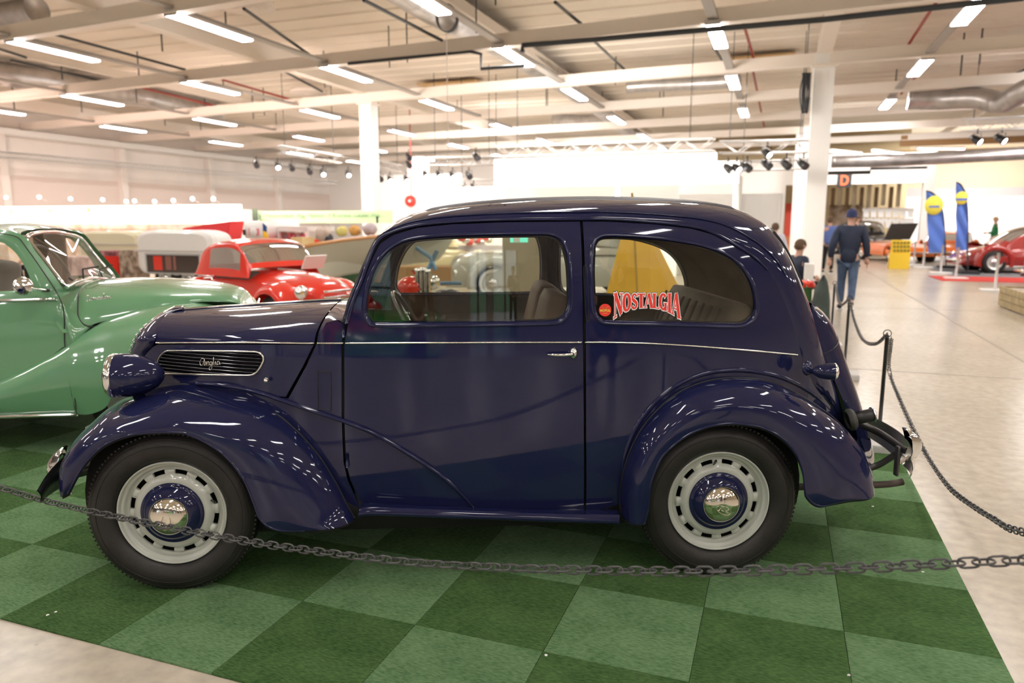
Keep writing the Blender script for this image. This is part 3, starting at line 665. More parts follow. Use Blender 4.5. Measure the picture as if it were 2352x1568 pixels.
P = np.array([sw+.21*(e1_*math.cos(a)+e2_*math.sin(a)) for a in np.arange(48)*2*PI/48]); stw = tube('steering_wheel', P, .009, mat('ivory_wheel', (.20, .19, .17), .3, coat=.6), car, 10, closed=True)
for a in (PI/2, PI/2+2.1, PI/2-2.1): tube('wheel_spoke', [sw, sw+.21*(e1_*math.cos(a)+e2_*math.sin(a))], .005, CHROME, stw, 8)
tube('steering_column', [sw, sw-n_*.45], .016, PLASTIC, stw, 10); tube('wheel_boss', [sw+n_*.01, sw-n_*.03], .03, PLASTIC, stw, 16)

# ---- window stickers
def glyph(ch):
    T, t = .30, .11
    g = {'N': [((.0, 0), (.0, 1), t, t), ((.02, 1), (.62, 0), T, T), ((.64, 0), (.64, 1), t, t), ((-.14, .985), (.2, .985), .05, .05), ((.5, .985), (.78, .985), .05, .05), ((-.14, .015), (.14, .015), .05, .05)],
         'T': [((.3, 0), (.3, 1), T, T), ((-.05, .96), (.65, .96), .09, .09), ((-.05, .82), (-.05, 1), .06, .06), ((.65, .82), (.65, 1), .06, .06), ((.12, .015), (.48, .015), .05, .05)],
         'A': [((.0, 0), (.32, 1), t, t), ((.36, 1), (.66, 0), T, T), ((.1, .32), (.55, .32), .06, .06), ((-.12, .015), (.14, .015), .05, .05), ((.48, .015), (.84, .015), .05, .05)],
         'L': [((.1, 0), (.1, 1), T, T), ((-.1, .985), (.3, .985), .05, .05), ((.0, .03), (.55, .03), .07, .07), ((.56, 0), (.56, .3), .07, .05)],
         'I': [((.12, 0), (.12, 1), T, T), ((-.06, .985), (.3, .985), .05, .05), ((-.06, .015), (.3, .015), .05, .05)]}
    if ch in g: return g[ch]
    def arc(cx, cy, rx, ry, a0, a1, n=9, w=(T, t)):
        P = [(cx+rx*math.cos(a), cy+ry*math.sin(a)) for a in np.linspace(a0, a1, n)]
        W = [w[1]+(w[0]-w[1])*abs(math.cos(a)) for a in np.linspace(a0, a1, n)]; return [(P[i], P[i+1], W[i], W[i+1]) for i in range(n-1)]
    if ch == 'O': return arc(.32, .5, .30, .46, 0, 2*PI, 17)
    if ch == 'G': return arc(.32, .5, .30, .46, PI*.25, PI*1.75, 14)+[((.55, .0), (.55, .42), .22, .22), ((.38, .43), (.72, .43), .05, .05)]
    if ch == 'S': return arc(.28, .73, .2, .23, PI*.15, PI*1.3, 8, (.2, .1))+[((.17, .58), (.42, .42), .26, .26)]+arc(.28, .27, .22, .24, PI*.35, -PI*.85, 9, (.22, .1))
    return []
def sticker(parent, mir=False):
    red = mat('sticker_red', (.80, .045, .03), .4); wh = mat('sticker_white', (.85, .85, .85), .4); bk = mat('sticker_black', (.01, .01, .01), .4)
    adv = dict(N=.86, O=.80, S=.66, T=.70, A=.82, L=.66, G=.84, I=.42); x = 0; L = []
    for c_ in 'NOSTALGIA': L.append((c_, x)); x += adv[c_]
    Wd = x-.12
    p00, p11 = S(1411, 716), S(1559, 716)
    def warp(q):
        s = q[0]/Wd; y = q[1]; mid = max(0.0, 1-(2*s-1)**2)
        pt = 674+6*(1-mid)*0-3*mid*0; pb = 732-26*mid**.8; pxx = 1411+148*s; pyy = pb+(pt-pb)*y
        return pxx, pyy
    for nm, m_, grow, off in (('letter_outline', bk, .10, .0114), ('letter_border', wh, .065, .0107), ('letter', red, .0, .0100)):
        mb = MB()
        for c_, x0 in L:
            for (a, b, w0, w1) in glyph(c_):
                a = np.array(a, float); b = np.array(b, float); d = b-a; dl = np.linalg.norm(d); d = d/(dl+1e-9); nrm = np.array([-d[1], d[0]])
                # stroke widths are horizontal-ish
                k = .5; ext = grow*.6
                ext += .035 if dl < .3 else 0; a = a-d*ext; b = b+d*ext; w0_, w1_ = w0*k+grow, w1*k+grow
                qs = [a+nrm*w0_*.9, b+nrm*w1_*.9, b-nrm*w1_*.9, a-nrm*w0_*.9]
                V = np.array([S(*warp((x0+q[0]+.08, q[1])), off) for q in qs]); mb.add(V, [(0, 1, 2, 3)])
        o = mb.out(nm, m_, parent)
qp1 = [c for c in car.children if c.name.startswith('rear_quarter_panel')][0]
st1 = mk('nostalgia_sticker_base', np.array([S(1412, 690, .0240), S(1414, 690, .0240), S(1414, 688, .0240)]), [(0, 1, 2)], mat('sticker_black'), qp1) if False else None
sticker(qp1)
cm = S(1390, 712, .0095); V = [cm]+[cm+.0258*np.array([math.cos(a), 0, math.sin(a)]) for a in np.arange(32)*2*PI/32]
for v in V: v[1] = YF(v[0], v[2])+.0105
rs_ = mk('round_sticker', V, [(0, 1+(i+1) % 32, 1+i) for i in range(32)], mat('sticker_red'), qp1, label='round red oil sticker')
def text(name, body, loc, rot, size, m, parent=None, extrude=.0, align='CENTER', sx=1.0, bold=0.0):
    cu = bpy.data.curves.new(name, 'FONT'); cu.body = body; cu.size = size; cu.align_x = align; cu.align_y = 'CENTER'; cu.extrude = extrude; cu.offset = bold; cu.resolution_u = 4
    o = bpy.data.objects.new(name, cu); COL.objects.link(o); dg = bpy.context.evaluated_depsgraph_get(); me = bpy.data.meshes.new_from_object(o.evaluated_get(dg)); bpy.data.objects.remove(o)
    me.name = name; me.materials.clear(); me.materials.append(m); V = np.array([v.co[:] for v in me.vertices]); V[:, 0] *= sx
    R = np.array(rot, float)        # rows: text x, text y, normal
    Wd = np.array(loc)+V@R; Lc = tolocal(Wd, parent)
    for v, c_ in zip(me.vertices, Lc): v.co = Vector([float(t) for t in c_])
    ob = bpy.data.objects.new(name, me); COL.objects.link(ob)
    if parent is not None: ob.parent = parent
    return ob
RSIDE = ((1, 0, 0), (0, 0, 1), (0, -1, 0))
yel = mat('sticker_yellow', (.85, .75, .10), .4)
text('sticker_text', 'MOTUL', cm+[0, -.0015, -.002], RSIDE, .0128, yel, rs_, bold=.0005)
text('sticker_text', 'BAR 300', cm+[0, -.0015, -.013], RSIDE, .005, yel, rs_)
mb = MB()
for sgn in (-1, 1):
    for k in range(4): mb.add(*prismVF([cm+[sgn*.001, -.0012, .006+.001*k], cm+[sgn*(.013-.002*k), -.0012, .016-.0022*k], cm+[sgn*(.012-.002*k), -.0012, .013-.0022*k]], (0, .0003, 0)))
mb.out('sticker_wings', yel, rs_)
# ================================================================== the hall
UPZ = np.array([0, 0, 1.0])
def quad(name, P, m, kind='structure'): o = mk(name, P, [(0, 1, 2, 3)], m, None, False); o['kind'] = kind; return o
def matnode(name, build, rough=.5, **k):
    m = mat(name, (.5, .5, .5), rough, **k); build(m.node_tree, m.node_tree.nodes['Principled BSDF']); return m
# polished concrete: mottled beige with faint joints along the hall axes
def _conc(nt, b):
    tc = nt.nodes.new('ShaderNodeTexCoord'); mp = nt.nodes.new('ShaderNodeMapping'); mp.inputs['Rotation'].default_value = (0, 0, HY); nt.links.new(tc.outputs['Object'], mp.inputs[0])
    n1 = nt.nodes.new('ShaderNodeTexNoise'); n1.inputs['Scale'].default_value = .8; n1.inputs['Detail'].default_value = 6; n1.inputs['Roughness'].default_value = .5
    n2 = nt.nodes.new('ShaderNodeTexNoise'); n2.inputs['Scale'].default_value = 14; n2.inputs['Detail'].default_value = 6
    nt.links.new(mp.outputs[0], n1.inputs['Vector']); nt.links.new(mp.outputs[0], n2.inputs['Vector'])
    r = nt.nodes.new('ShaderNodeValToRGB'); r.color_ramp.elements[0].position = .25; r.color_ramp.elements[0].color = (.45, .395, .32, 1); r.color_ramp.elements[1].position = .80; r.color_ramp.elements[1].color = (.53, .47, .385, 1)
    nt.links.new(n1.outputs['Fac'], r.inputs[0])
    r2 = nt.nodes.new('ShaderNodeMapRange'); r2.inputs[1].default_value = .3; r2.inputs[2].default_value = .75; r2.inputs[3].default_value = .85; r2.inputs[4].default_value = 1.1; nt.links.new(n2.outputs['Fac'], r2.inputs[0])
    mx = nt.nodes.new('ShaderNodeMix'); mx.data_type = 'RGBA'; mx.blend_type = 'MULTIPLY'; mx.inputs[0].default_value = 1; nt.links.new(r.outputs[0], mx.inputs[6]); nt.links.new(r2.outputs[0], mx.inputs[7])
    vo = nt.nodes.new('ShaderNodeTexVoronoi'); vo.inputs['Scale'].default_value = 5; nt.links.new(mp.outputs[0], vo.inputs['Vector'])   # paint flecks and stains
    rf = nt.nodes.new('ShaderNodeValToRGB'); rf.color_ramp.elements[0].position = .03; rf.color_ramp.elements[0].color = (.22, .17, .12, 1); rf.color_ramp.elements[1].position = .06; rf.color_ramp.elements[1].color = (1, 1, 1, 1)
    nt.links.new(vo.outputs['Distance'], rf.inputs[0]); m2 = nt.nodes.new('ShaderNodeMix'); m2.data_type = 'RGBA'; m2.blend_type = 'MULTIPLY'; m2.inputs[0].default_value = .3; nt.links.new(mx.outputs[2], m2.inputs[6]); nt.links.new(rf.outputs[0], m2.inputs[7])
    nt.links.new(m2.outputs[2], b.inputs['Base Color'])
    r3 = nt.nodes.new('ShaderNodeMapRange'); r3.inputs[3].default_value = .20; r3.inputs[4].default_value = .27; nt.links.new(n1.outputs['Fac'], r3.inputs[0]); nt.links.new(r3.outputs[0], b.inputs['Roughness'])
CONC = matnode('polished_concrete', _conc, spec=.5)
U0, U1, V0, V1 = -31.0, 26.0, -22.0, 50.0
ZC = 6.7
def hz(u, v, z): return H(u, v, z)
V, F = hbox(U0, U1, V0, V1, -.2, 0); struct('floor', V, F, CONC)
# expansion joints in the floor
mb = MB()
for v in (1.05, 8.3, 14.6, 21, 27): mb.add(*hbox(U0, U1, v-.012, v+.012, 0, .0012))
for u in (2.6, 8.2): mb.add(*hbox(u-.012, u+.012, V0, V1, 0, .0012))
struct('trim_1', np.vstack(mb.V), mb.F, mat('floor_joint', (.30, .26, .21), .6))
# ribbed ceiling deck: planks running across the hall
CEIL = mat('cream_deck', (.80, .725, .625), .7, noise=(.3, .12, 3))
pr = []; v = V0
while v < V1+.5: pr += [(v, ZC), (v+.04, ZC-.04), (v+.12, ZC-.04), (v+.16, ZC)]; v += .90
PV_ = [hz(U0-1, a, b) for a, b in pr]+[hz(U1+1, a, b) for a, b in pr]; n = len(pr)
struct('ceiling', PV_, [(i, i+1, n+i+1, n+i) for i in range(n-1)], CEIL)
WALLP = mat('wall_panel_white', (.84, .79, .75), .6, noise=(.6, .08, 2))
WHITEW = mat('wall_white', (.80, .78, .75), .6)
GREYW = mat('wall_grey_beige', (.52, .46, .42), .6)
V, F = hbox(U0-.3, U0, V0, V1, 0, ZC); struct('wall_left', V, F, WALLP)
V, F = hbox(U0, -6.0, 46, 46.3, 0, ZC); struct('wall_back', V, F, WHITEW)
V, F = hbox(U1, U1+.3, V0, V1, 0, ZC); struct('wall_right', V, F, mat('wall_beige', (.60, .50, .38), .7))
V, F = hbox(5.2, U1, 49.7, 50, 0, ZC); struct('wall_far_right', V, F, mat('wall_beige'))
V, F = hbox(5.2, U1, 49.5, 49.69, 3.0, 3.5); struct('trim_2', V, F, mat('grey_band', (.42, .41, .43), .6))
V, F = hbox(6.2, U1, 49.5, 49.69, .2, 3.0); struct('trim_3', V, F, mat('gate_white', (.74, .74, .78), .5))
for zz, hh, m_ in ((5.15, .5, mat('brown_fascia', (.30, .16, .06), .5)), (4.75, .2, mat('ochre_fascia', (.50, .33, .14), .5))):
    V, F = hbox(5.2, U1, 40.5, 40.7, zz, zz+hh); struct('trim_4', V, F, m_)
# left wall cladding: horizontal bands and uprights
mb = MB()
for z0, z1 in ((0, 1.9), (2.0, 3.5)): mb.add(*hbox(U0, U0+.06, V0, V1, z0, z1))
struct('trim_5', np.vstack(mb.V), mb.F, mat('cladding_pinkish', (.74, .64, .59), .6))
for v in (10, 16, 22, 28, 34, 40): V, F = hbox(U0, U0+.35, v-.17, v+.17, 0, 5.3); struct('trim_6', V, F, mat('wall_panel_white'))
V, F = hbox(U0, U0+.8, V0, V1, 5.1, 5.35); struct('trim_7', V, F, WHITE)
# wall with the doorways, behind the black car
V, F = hbox(-7.0, .1, 38, 38.4, 0, 4.5); struct('wall_doorway_side', V, F, WHITEW)
V, F = hbox(.1, 5.96, 38, 38.4, 3.28, 4.66); struct('wall_over_doorway', V, F, WHITEW)
V, F = hbox(5.96, 6.4, 37.9, 38.5, 0, 4.66); struct('column_by_doorway', V, F, WHITEW)
V, F = hbox(.42, .95, 36.8, 37.4, 0, 5.7); struct('column_by_doorway', V, F, WHITEW)
V, F = hbox(-6, 6.4, 46, 46.3, 0, ZC); struct('wall_behind_doorway', V, F, mat('ochre_back', (.45, .36, .22), .7))
for k in range(14):
    V, F = hbox(1.0+k*.34, 1.0+k*.34+.17, 42, 42.2, 2.2+.3*(k % 3)*.3, 3.3+.2*(k % 2)); o = mk('hanging_rack_panel', V, F, [mat('rack_brown', (.22, .15, .08), .7), mat('rack_cream', (.55, .48, .36), .7)][k % 2]); tag(o, '%s merchandise panel high up behind the doorway, %s along the row' % (['brown', 'cream'][k % 2], ['first', 'second', 'third', 'fourth', 'fifth', 'sixth', 'seventh'][k//2]), 'panel', 'merchandise panels behind the doorway')
# front wall (behind the photographer) with glazed doors to the outside
FW_ = mat('front_wall', (.30, .27, .26), .7)
segs = [(U0, -14), (-9, -2), (3, 9.2), (10.3, 10.7), (12.6, 20), (24, U1)]
for a, b in segs: V, F = hbox(a, b, V0-.3, V0, 0, ZC); struct('wall_front', V, F, FW_)
gaps = [(-14, -9), (-2, 3), (9.2, 10.3), (10.7, 12.6), (20, 24)]
for i, (a, b) in enumerate(gaps):
    V, F = hbox(a, b, V0-.3, V0, 2.6, ZC); struct('wall_front', V, F, FW_)
    V, F = hbox(a, b, V0-.2, V0-.18, 0, 2.6); wn = struct('window_%d' % (i+1), V, F, GLASSB)
    mb = MB(); mb.add(*hbox(a, b, V0-.22, V0-.12, 1.0, 1.08)); mb.add(*hbox((a+b)/2-.04, (a+b)/2+.04, V0-.22, V0-.12, 0, 2.6)); fr = mk('window_frame', np.vstack(mb.V), mb.F, DARK, wn, False)
V, F = hbox(-60, 60, -80, V0-.3, -.3, -.1); struct('lawn', V, F, mat('lawn', (.12, .28, .12), .9))
V, F = hbox(-10, 25, -62, -60, 0, 4.5); struct('building_outside', V, F, mat('white_facade', (.8, .8, .85), .7))

# ---- beams, girders, columns
BEAM = mat('cream_steel', (.80, .735, .665), .45)
def skew(u): return -.085*u
BV = [.6+5.05*k for k in range(-4, 10)]
for v in BV:
    if v > 46: continue
    a, b = H(U0, v+skew(U0)*.9, 5.58), H(U1, v+skew(U1)*.9, 5.58); d = b-a
    h_ = .30; V, F = box((a+b)/2, (np.linalg.norm(d), .16, h_), d); o = struct('roof_beam', V, F, BEAM)
    V, F = box((a+b)/2+[0, 0, -h_/2+.01], (np.linalg.norm(d), .24, .03), d); f_ = mk('beam_flange', V, F, BEAM, o, False)
for u in (-27.5, -13.2, .80, 14.8):
    for z_, wd, hh in ((5.95, .3, .5),):
        V, F = hbox(u-wd/2, u+wd/2, V0, V1-4, z_-hh/2, z_+hh/2); struct('roof_girder', V, F, BEAM)
for u in (-20.3, -6.9, 7.8, 21):
    V, F = hbox(u-.07, u+.07, V0, V1-4, 6.1, 6.35); struct('roof_purlin', V, F, BEAM)
for u, v, s in ((.80, 20.9, .50), (-13.15, 22.0, .46)):
    V, F = hbox(u-s/2, u+s/2, v-s/2, v+s/2, 0, 5.72, .02); c = struct('column', V, F, WHITE)
    V, F = hbox(u-s/2-.06, u+s/2+.06, v-s/2-.06, v+s/2+.06, 5.36, 5.42); mk('column_plate', V, F, BEAM, c, False)

# ---- ceiling strip lights
LAMP = mat('lamp_diffuser', (1, 1, 1), .5, emit=(1.0, .955, .92), es=LIGHT_E)
HOUS = mat('lamp_housing', (.55, .52, .50), .45)
def make_light():
    r = root('ceiling_light', 'bright strip light', 'ceiling light', (0, 0, 0), 0, 'strip lights in rows under the roof beams')
    V, F = box((0, 0, .05), (2.16, .33, .07), ch=.02); mk('housing', V, F, HOUS, r, False, local=True)
    V, F = box((0, 0, .0), (2.12, .27, .035), ch=.012); mk('diffuser', V, F, LAMP, r, True, local=True)
    for s in (-1, 1): V, F = box((s*1.075, 0, .03), (.02, .30, .10)); mk('end_cap', V, F, HOUS, r, False, local=True)
    return r
def copy_tree(o, parent=None):
    c = o.copy(); COL.objects.link(c); c.parent = parent
    for ch in o.children: copy_tree(ch, c)
    return c
LP = make_light(); first = True
rowsU = [-26.3, -21.1, -15.95, -11.08, -6.2, -1.5, 3.1, 8.0, 13.0, 18.0]
rowsV = [-18.5, -12.5, -6.5, -.8, 4.9, 10.7, 15.65, 21.1, 27.2, 33.2, 39.2]
ordi = ['first', 'second', 'third', 'fourth', 'fifth', 'sixth', 'seventh', 'eighth', 'ninth', 'tenth', 'eleventh']
for iu, u in enumerate(rowsU):
    for iv, v in enumerate(rowsV):
        vv = v-.08*(u+1.5)+1.08
        if vv > 44 or (v < 0 and abs(u) > 20) or (v > 30 and -6 < u and vv > 29.5): continue
        o = LP if first else copy_tree(LP); first = False
        p = H(u, vv, 5.4); o.location = [float(x) for x in p]; o.rotation_euler = (0, 0, PI/2-HY)
        o['label'] = '%s strip light from the camera in the %s row from the left' % (ordi[iv], ordi[iu])
for k, (px, py, v) in enumerate(((2040, 350, 36), (1943, 350, 36), (2160, 342, 38))):
    o = copy_tree(LP); o.location = [float(x) for x in PV(px, py, v)]; o.rotation_euler = (0, 0, -HY+(.9 if k != 2 else .4)); o.scale = (1, .5, 1)
    o['label'] = ['short slanted strip light over the doorway wall', 'slim slanted strip light right of the column', 'long slanted strip light at far right under the roof'][k]

TRK = mat('track_grey', (.40, .38, .36), .5)
for iu, u in enumerate(rowsU[:7]):
    a_, b_ = H(u, 3.0, 5.53), H(u, 30, 5.53); V, F = box((a_+b_)/2, (27, .20, .06), B); tag(mk('light_track', V, F, TRK, None, False), 'grey mounting track over the %s row of strip lights from the left' % ordi[iu], 'light track')
# ---- ducts, pipes
DUCT = mat('galvanised_duct', (.55, .53, .52), .35, .75, noise=(3, .25, 3))
def duct(label, P, r, ribs=.25, m=DUCT, name='air_duct'):
    P = spl(np.array(P), 60); V, F = tubeVF(P, r, 24); o = mk(name, V, F, m, None, True); tag(o, label, 'duct')
    L = np.r_[0, np.cumsum(np.linalg.norm(np.diff(P, axis=0), axis=1))]; k = int(L[-1]/ribs)
    mb = MB()
    for i in range(min(k, 120)):
        s = (i+.5)*L[-1]/min(k, 120); c = np.array([np.interp(s, L, P[:, j]) for j in range(3)]); c2 = np.array([np.interp(s+.02, L, P[:, j]) for j in range(3)])
        V, F = tubeVF([c, c2], r*1.035, 20, caps=False); mb.add(V, F)
    q = mb.out('duct_seam', m, o, True); q['kind'] = 'stuff'
    return o
duct('big round ribbed duct running away above the middle of the car', [PZ(880, -60, 6.22), PZ(1000, 18, 6.22), PZ(1130, 85, 6.22), PZ(1290, 185, 6.22), PZ(1400, 262, 6.22), PZ(1460, 310, 6.22)], .38)
duct('round galvanised duct running away at upper left', [PZ(-80, 158, 6.22), PZ(150, 190, 6.22), PZ(330, 222, 6.22), PZ(500, 262, 6.22)], .38)
duct('short ribbed duct at upper left beside the tall beam', [PZ(-60, 50, 6.3), PZ(20, 38, 6.3), PZ(85, 22, 6.3)], .30)
duct('ribbed duct with a bend at upper right', [PV(2085, 228, 26), PV(2160, 228, 26), PV(2240, 225, 25.5), PV(2300, 235, 25), PV(2352, 210, 24), PV(2480, 150, 23)], .30)
duct('thin round duct hanging near the middle column', [PV(1270, 275, 34), PV(1340, 277, 34), PV(1420, 270, 33)], .28)
duct('horizontal duct in front of the doorway wall', [PV(1910, 372, 30), PV(2050, 368, 30), PV(2352, 352, 30), PV(2700, 335, 30)], .22)
duct('long pale duct between the two columns', [PV(1440, 200, 24.5), PV(1500, 196, 24.5), PV(1600, 192, 24.2), PV(1700, 186, 24)], .20)
PIPE = mat('dark_pipe', (.03, .035, .04), .4); REDP = mat('red_pipe', (.35, .05, .04), .5)
def pipe(label, P, r, m=PIPE, name='pipe'): V, F = tubeVF(np.array(P), r, 8); return tag(mk(name, V, F, m), label, 'pipe')
pipe('dark sprinkler main below the front roof beam at right', [PV(1200, 120, 15.4), PV(1200, 104, 15.4), PV(1352, 92, 15.4), PV(1890, 45, 15.1), PV(2352, -5, 14.9)], .055)
pipe('dark sprinkler pipe stepping down above the windscreen', [PV(800, 146, 16.4), PV(1080, 118, 16.2), PV(1105, 124, 16.2), PV(1105, 158, 16.2), PV(1205, 150, 16.2)], .04)
pipe('thin dark pipe running away at top centre', [PZ(835, 0, 5.5), PZ(1015, 93, 5.5)], .035)
for k, (p, q, m_) in enumerate((((85, 68), (425, 160), PIPE), ((-40, 100), (60, 132), PIPE), ((25, 138), (230, 185), PIPE), ((265, 43), (600, 138), PIPE), ((560, 20), (710, 125), PIPE), ((510, 183), (690, 235), REDP), ((320, 200), (520, 250), REDP), ((1275, 5), (1335, 55), PIPE), ((1362, 92), (1440, 165), PIPE), ((1708, 55), (1733, 140), REDP), ((1730, 165), (1755, 290), REDP), ((2150, 5), (2082, 110), REDP), ((2200, 58), (2145, 105), PIPE), ((2130, 145), (2070, 215), REDP), ((2330, 170), (2352, 160), PIPE), ((570, 120), (740, 210), PIPE), ((1640, 110), (1680, 170), PIPE))):
    pipe('thin %s pipe hung under the roof deck, number %s from the left' % ('red-brown' if m_ is REDP else 'dark', ordi[k % 11]+(' again' if k > 10 else '')), [PZ(*p, 5.85), PZ(*q, 5.85)], .035, m_)
# hangers: thin drop rods
i = 0
for k in range(34):
    u = rng.uniform(-27, 9); v = rng.uniform(13, 30); z = rng.uniform(5.5, 6.0)
    V, F = box(H(u, v, (z+ZC)/2), (.03, .03, ZC-z)); tag(mk('drop_rod', V, F, PIPE, None, False), 'thin dark drop rod hanging from the roof deck', 'rod', 'drop rods under the roof')
# round air diffusers
for px, py, z, lab in ((560, 20, 6.25, 'round white air diffuser in the roof at upper left'), (710, 218, 6.2, 'round grey ceiling diffuser behind the second beam')):
    lathe('o', [(0, 0)], (0, 0, 0), (0, 0, 1), WHITE) if False else None
    V, F = latheVF([(.0, .0), (.16, .0), (.2, .07), (.34, -.0), (.38, .07), (.50, .0), (.54, .08), (.68, .04), (.66, .2), (0, .2)], PZ(px, py, z), (0, 0, 1), 32); tag(mk('air_diffuser', V, F, BEAM), lab, 'diffuser')
OR = mat('ochre_panel', (.72, .50, .26), .7)
for (a, b, lab) in (((1665, 140), (1828, 128), 'ochre insulation panel in the roof left of the column'), ((965, 196), (1105, 190), 'ochre insulation panel in the roof above the windscreen')):
    p, q = PZ(*a, 6.55), PZ(*b, 6.55); V, F = box((p+q)/2, (np.linalg.norm(q-p), .8, .05), A); tag(mk('roof_panel', V, F, OR, None, False), lab, 'panel')
# cable bundles hanging on the right column
for k, (px, y0, y1) in enumerate(((1897, -20, 30), (1850, 175, 255))):
    mb = MB(); 
    for j in range(6):
        c = PV(px+rng.uniform(-7, 7), (y0+y1)/2, 20.4); h = (y1-y0)/2/80
        mb.add(*tubeVF(spl(np.array([c+[-.05, 0, h], c+[-.12+.04*j, .02*j, 0], c+[0, 0, -h], c+[.12-.03*j, 0, 0], c+[.03, 0, h]]), 24), .02, 5))
    tag(mb.out('cable_coil', PIPE, None, True), ['coil of black cable over the top of the right column', 'black cable bundle on the left flank of the right column', 'small black cable loop low on the right column'][k], 'cable')
mb = MB()
c = PZ(1025, 40, 5.5)
for j in range(4): mb.add(*tubeVF(c+np.array([[.2*math.cos(a)+.01*j, .03*j, .26*math.sin(a)] for a in np.arange(24)*2*PI/24]), .012, 5, True))
tag(mb.out('cable_loop', PIPE, None, True), 'thin cable coiled in a ring under the big duct', 'cable')
tag(tube('hanging_cable', [c+[0, 0, -.2], c+[0, 0, -4.2]], .008, mat('pale_cable', (.5, .45, .42), .6)), 'thin pale cable hanging straight down from the coil', 'cable')

# ---- carpet tiles
def _carp(c1, c2):
    def f(nt, b):
        tc = nt.nodes.new('ShaderNodeTexCoord'); mp = nt.nodes.new('ShaderNodeMapping'); mp.inputs['Scale'].default_value = (45, 170, 50); nt.links.new(tc.outputs['Object'], mp.inputs[0])
        n1 = nt.nodes.new('ShaderNodeTexNoise'); n1.inputs['Scale'].default_value = 1; n1.inputs['Detail'].default_value = 5; nt.links.new(mp.outputs[0], n1.inputs['Vector'])
        n2 = nt.nodes.new('ShaderNodeTexNoise'); n2.inputs['Scale'].default_value = 5; n2.inputs['Detail'].default_value = 3; nt.links.new(tc.outputs['Object'], n2.inputs['Vector'])
        a = nt.nodes.new('ShaderNodeMath'); a.operation = 'MULTIPLY_ADD'; a.inputs[1].default_value = .35; nt.links.new(n2.outputs['Fac'], a.inputs[0]); 
        a2 = nt.nodes.new('ShaderNodeMath'); a2.operation = 'MULTIPLY'; a2.inputs[1].default_value = .65; nt.links.new(n1.outputs['Fac'], a2.inputs[0]); nt.links.new(a2.outputs[0], a.inputs[2])
        r = nt.nodes.new('ShaderNodeValToRGB'); r.color_ramp.elements[0].position = .36; r.color_ramp.elements[0].color = (*c1, 1); r.color_ramp.elements[1].position = .64; r.color_ramp.elements[1].color = (*c2, 1)
        nt.links.new(a.outputs[0], r.inputs[0]); nt.links.new(r.outputs[0], b.inputs['Base Color'])
        bp = nt.nodes.new('ShaderNodeBump'); bp.inputs['Strength'].default_value = .6; bp.inputs['Distance'].default_value = .004; nt.links.new(n1.outputs['Fac'], bp.inputs['Height']); nt.links.new(bp.outputs[0], b.inputs['Normal'])
    return f
CL = matnode('carpet_light', _carp((.060, .130, .055), (.150, .250, .125)), .95, spec=.1)
CD = matnode('carpet_dark', _carp((.026, .066, .020), (.080, .150, .052)), .95, spec=.1)
PT = .5106; CU, CV = -.716, 1.77
cr = root('carpet', 'green carpet of light and dark square tiles under the two nearest cars', 'carpet', H(CU, CV, 0), PI-PI-HY)
Vt, Ft = box((0, 0, 0), (PT-.0016, PT-.0016, .008), ch=.002)
mL = mesh('carpet_tile', Vt, Ft, False); mL.materials.append(CL); mD = mesh('carpet_tile', Vt, Ft, False); mD.materials.append(CD)
for i in range(-17, 3):
    for j in range(7):
        M = Matrix.Translation(((i+.5)*PT, (j+.5)*PT, .004+rng.uniform(0, .0012))) @ Matrix.Rotation(rng.integers(0, 2)*PI/2*0+rng.uniform(-.002, .002), 4, 'Z')
        inst('carpet_tile', mL if (i+j) % 2 else mD, M, cr)
# ================================================================== posts and chains
def link_mesh(L, W, r):
    P = []; h = L/2-W/2
    for a in np.linspace(-PI/2, PI/2, 6): P.append((h+W/2*math.cos(a), W/2*math.sin(a), 0))
    for a in np.linspace(PI/2, 3*PI/2, 6): P.append((-h+W/2*math.cos(a), W/2*math.sin(a), 0))
    V, F = tubeVF(np.array(P), r, 6, True); return mesh('chain_link', V, F, True)
CH = mat('grey_black_plastic_chain', (.085, .085, .088), .40, noise=(40, .4, 3))
def chain(name, label, P, pitch, n_max=300):
    P = spl(np.array(P), 600); L = np.r_[0, np.cumsum(np.linalg.norm(np.diff(P, axis=0), axis=1))]
    r = root(name, label, 'chain', P[0]); me = link_mesh(pitch*1.52, pitch*.80, pitch*.100); me.materials.append(CH)
    n = min(int(L[-1]/pitch), n_max)
    for k in range(n):
        s = (k+.5)*pitch; c = np.array([np.interp(s, L, P[:, j]) for j in range(3)]); d = np.array([np.interp(s+.01, L, P[:, j]) for j in range(3)])-np.array([np.interp(s-.01, L, P[:, j]) for j in range(3)])
        x = Vector(d).normalized(); up = Vector((0, 0, 1)); y = up.cross(x).normalized(); z = x.cross(y)
        R = Matrix((x, y, z)).transposed().to_4x4() @ Matrix.Rotation((PI/2 if k % 2 else 0)+PI/2+.18*math.sin(k*.11)+rng.uniform(-.10, .10), 4, 'X')
        inst('chain_link', me, Matrix.Translation(Vector(c-P[0])) @ R, r)
    return r
def rowpost(u, v, label, base=True, h=.77):
    p = H(u, v); r = root('barrier_post', label, 'barrier post', p, 0, 'black chain posts round the carpet')
    tube('pole', [p+[0, 0, .03], p+[0, 0, h]], .0125, PLASTIC, r, 16)
    tube('pole_cap', [p+[0, 0, h], p+[0, 0, h+.015]], [.014, .010], PLASTIC, r, 16)
    a = np.arange(24)*2*PI/24; c = p+[0, 0, h+.025]; tube('chain_ring', c+np.stack([.024*np.cos(a)*A[0], .024*np.cos(a)*A[1], .024*np.sin(a)], 1), .0026, PLASTIC, r, 6, closed=True)
    V, F = box(p+[0, 0, .03], (.26, .26, .06), A, ch=.012); mk('post_foot', V, F, mat('pale_block', (.50, .49, .48), .6), r, False)
    return r
p1 = rowpost(.70, 5.33, 'black chain post behind the rear bumper, nearest of the posts')
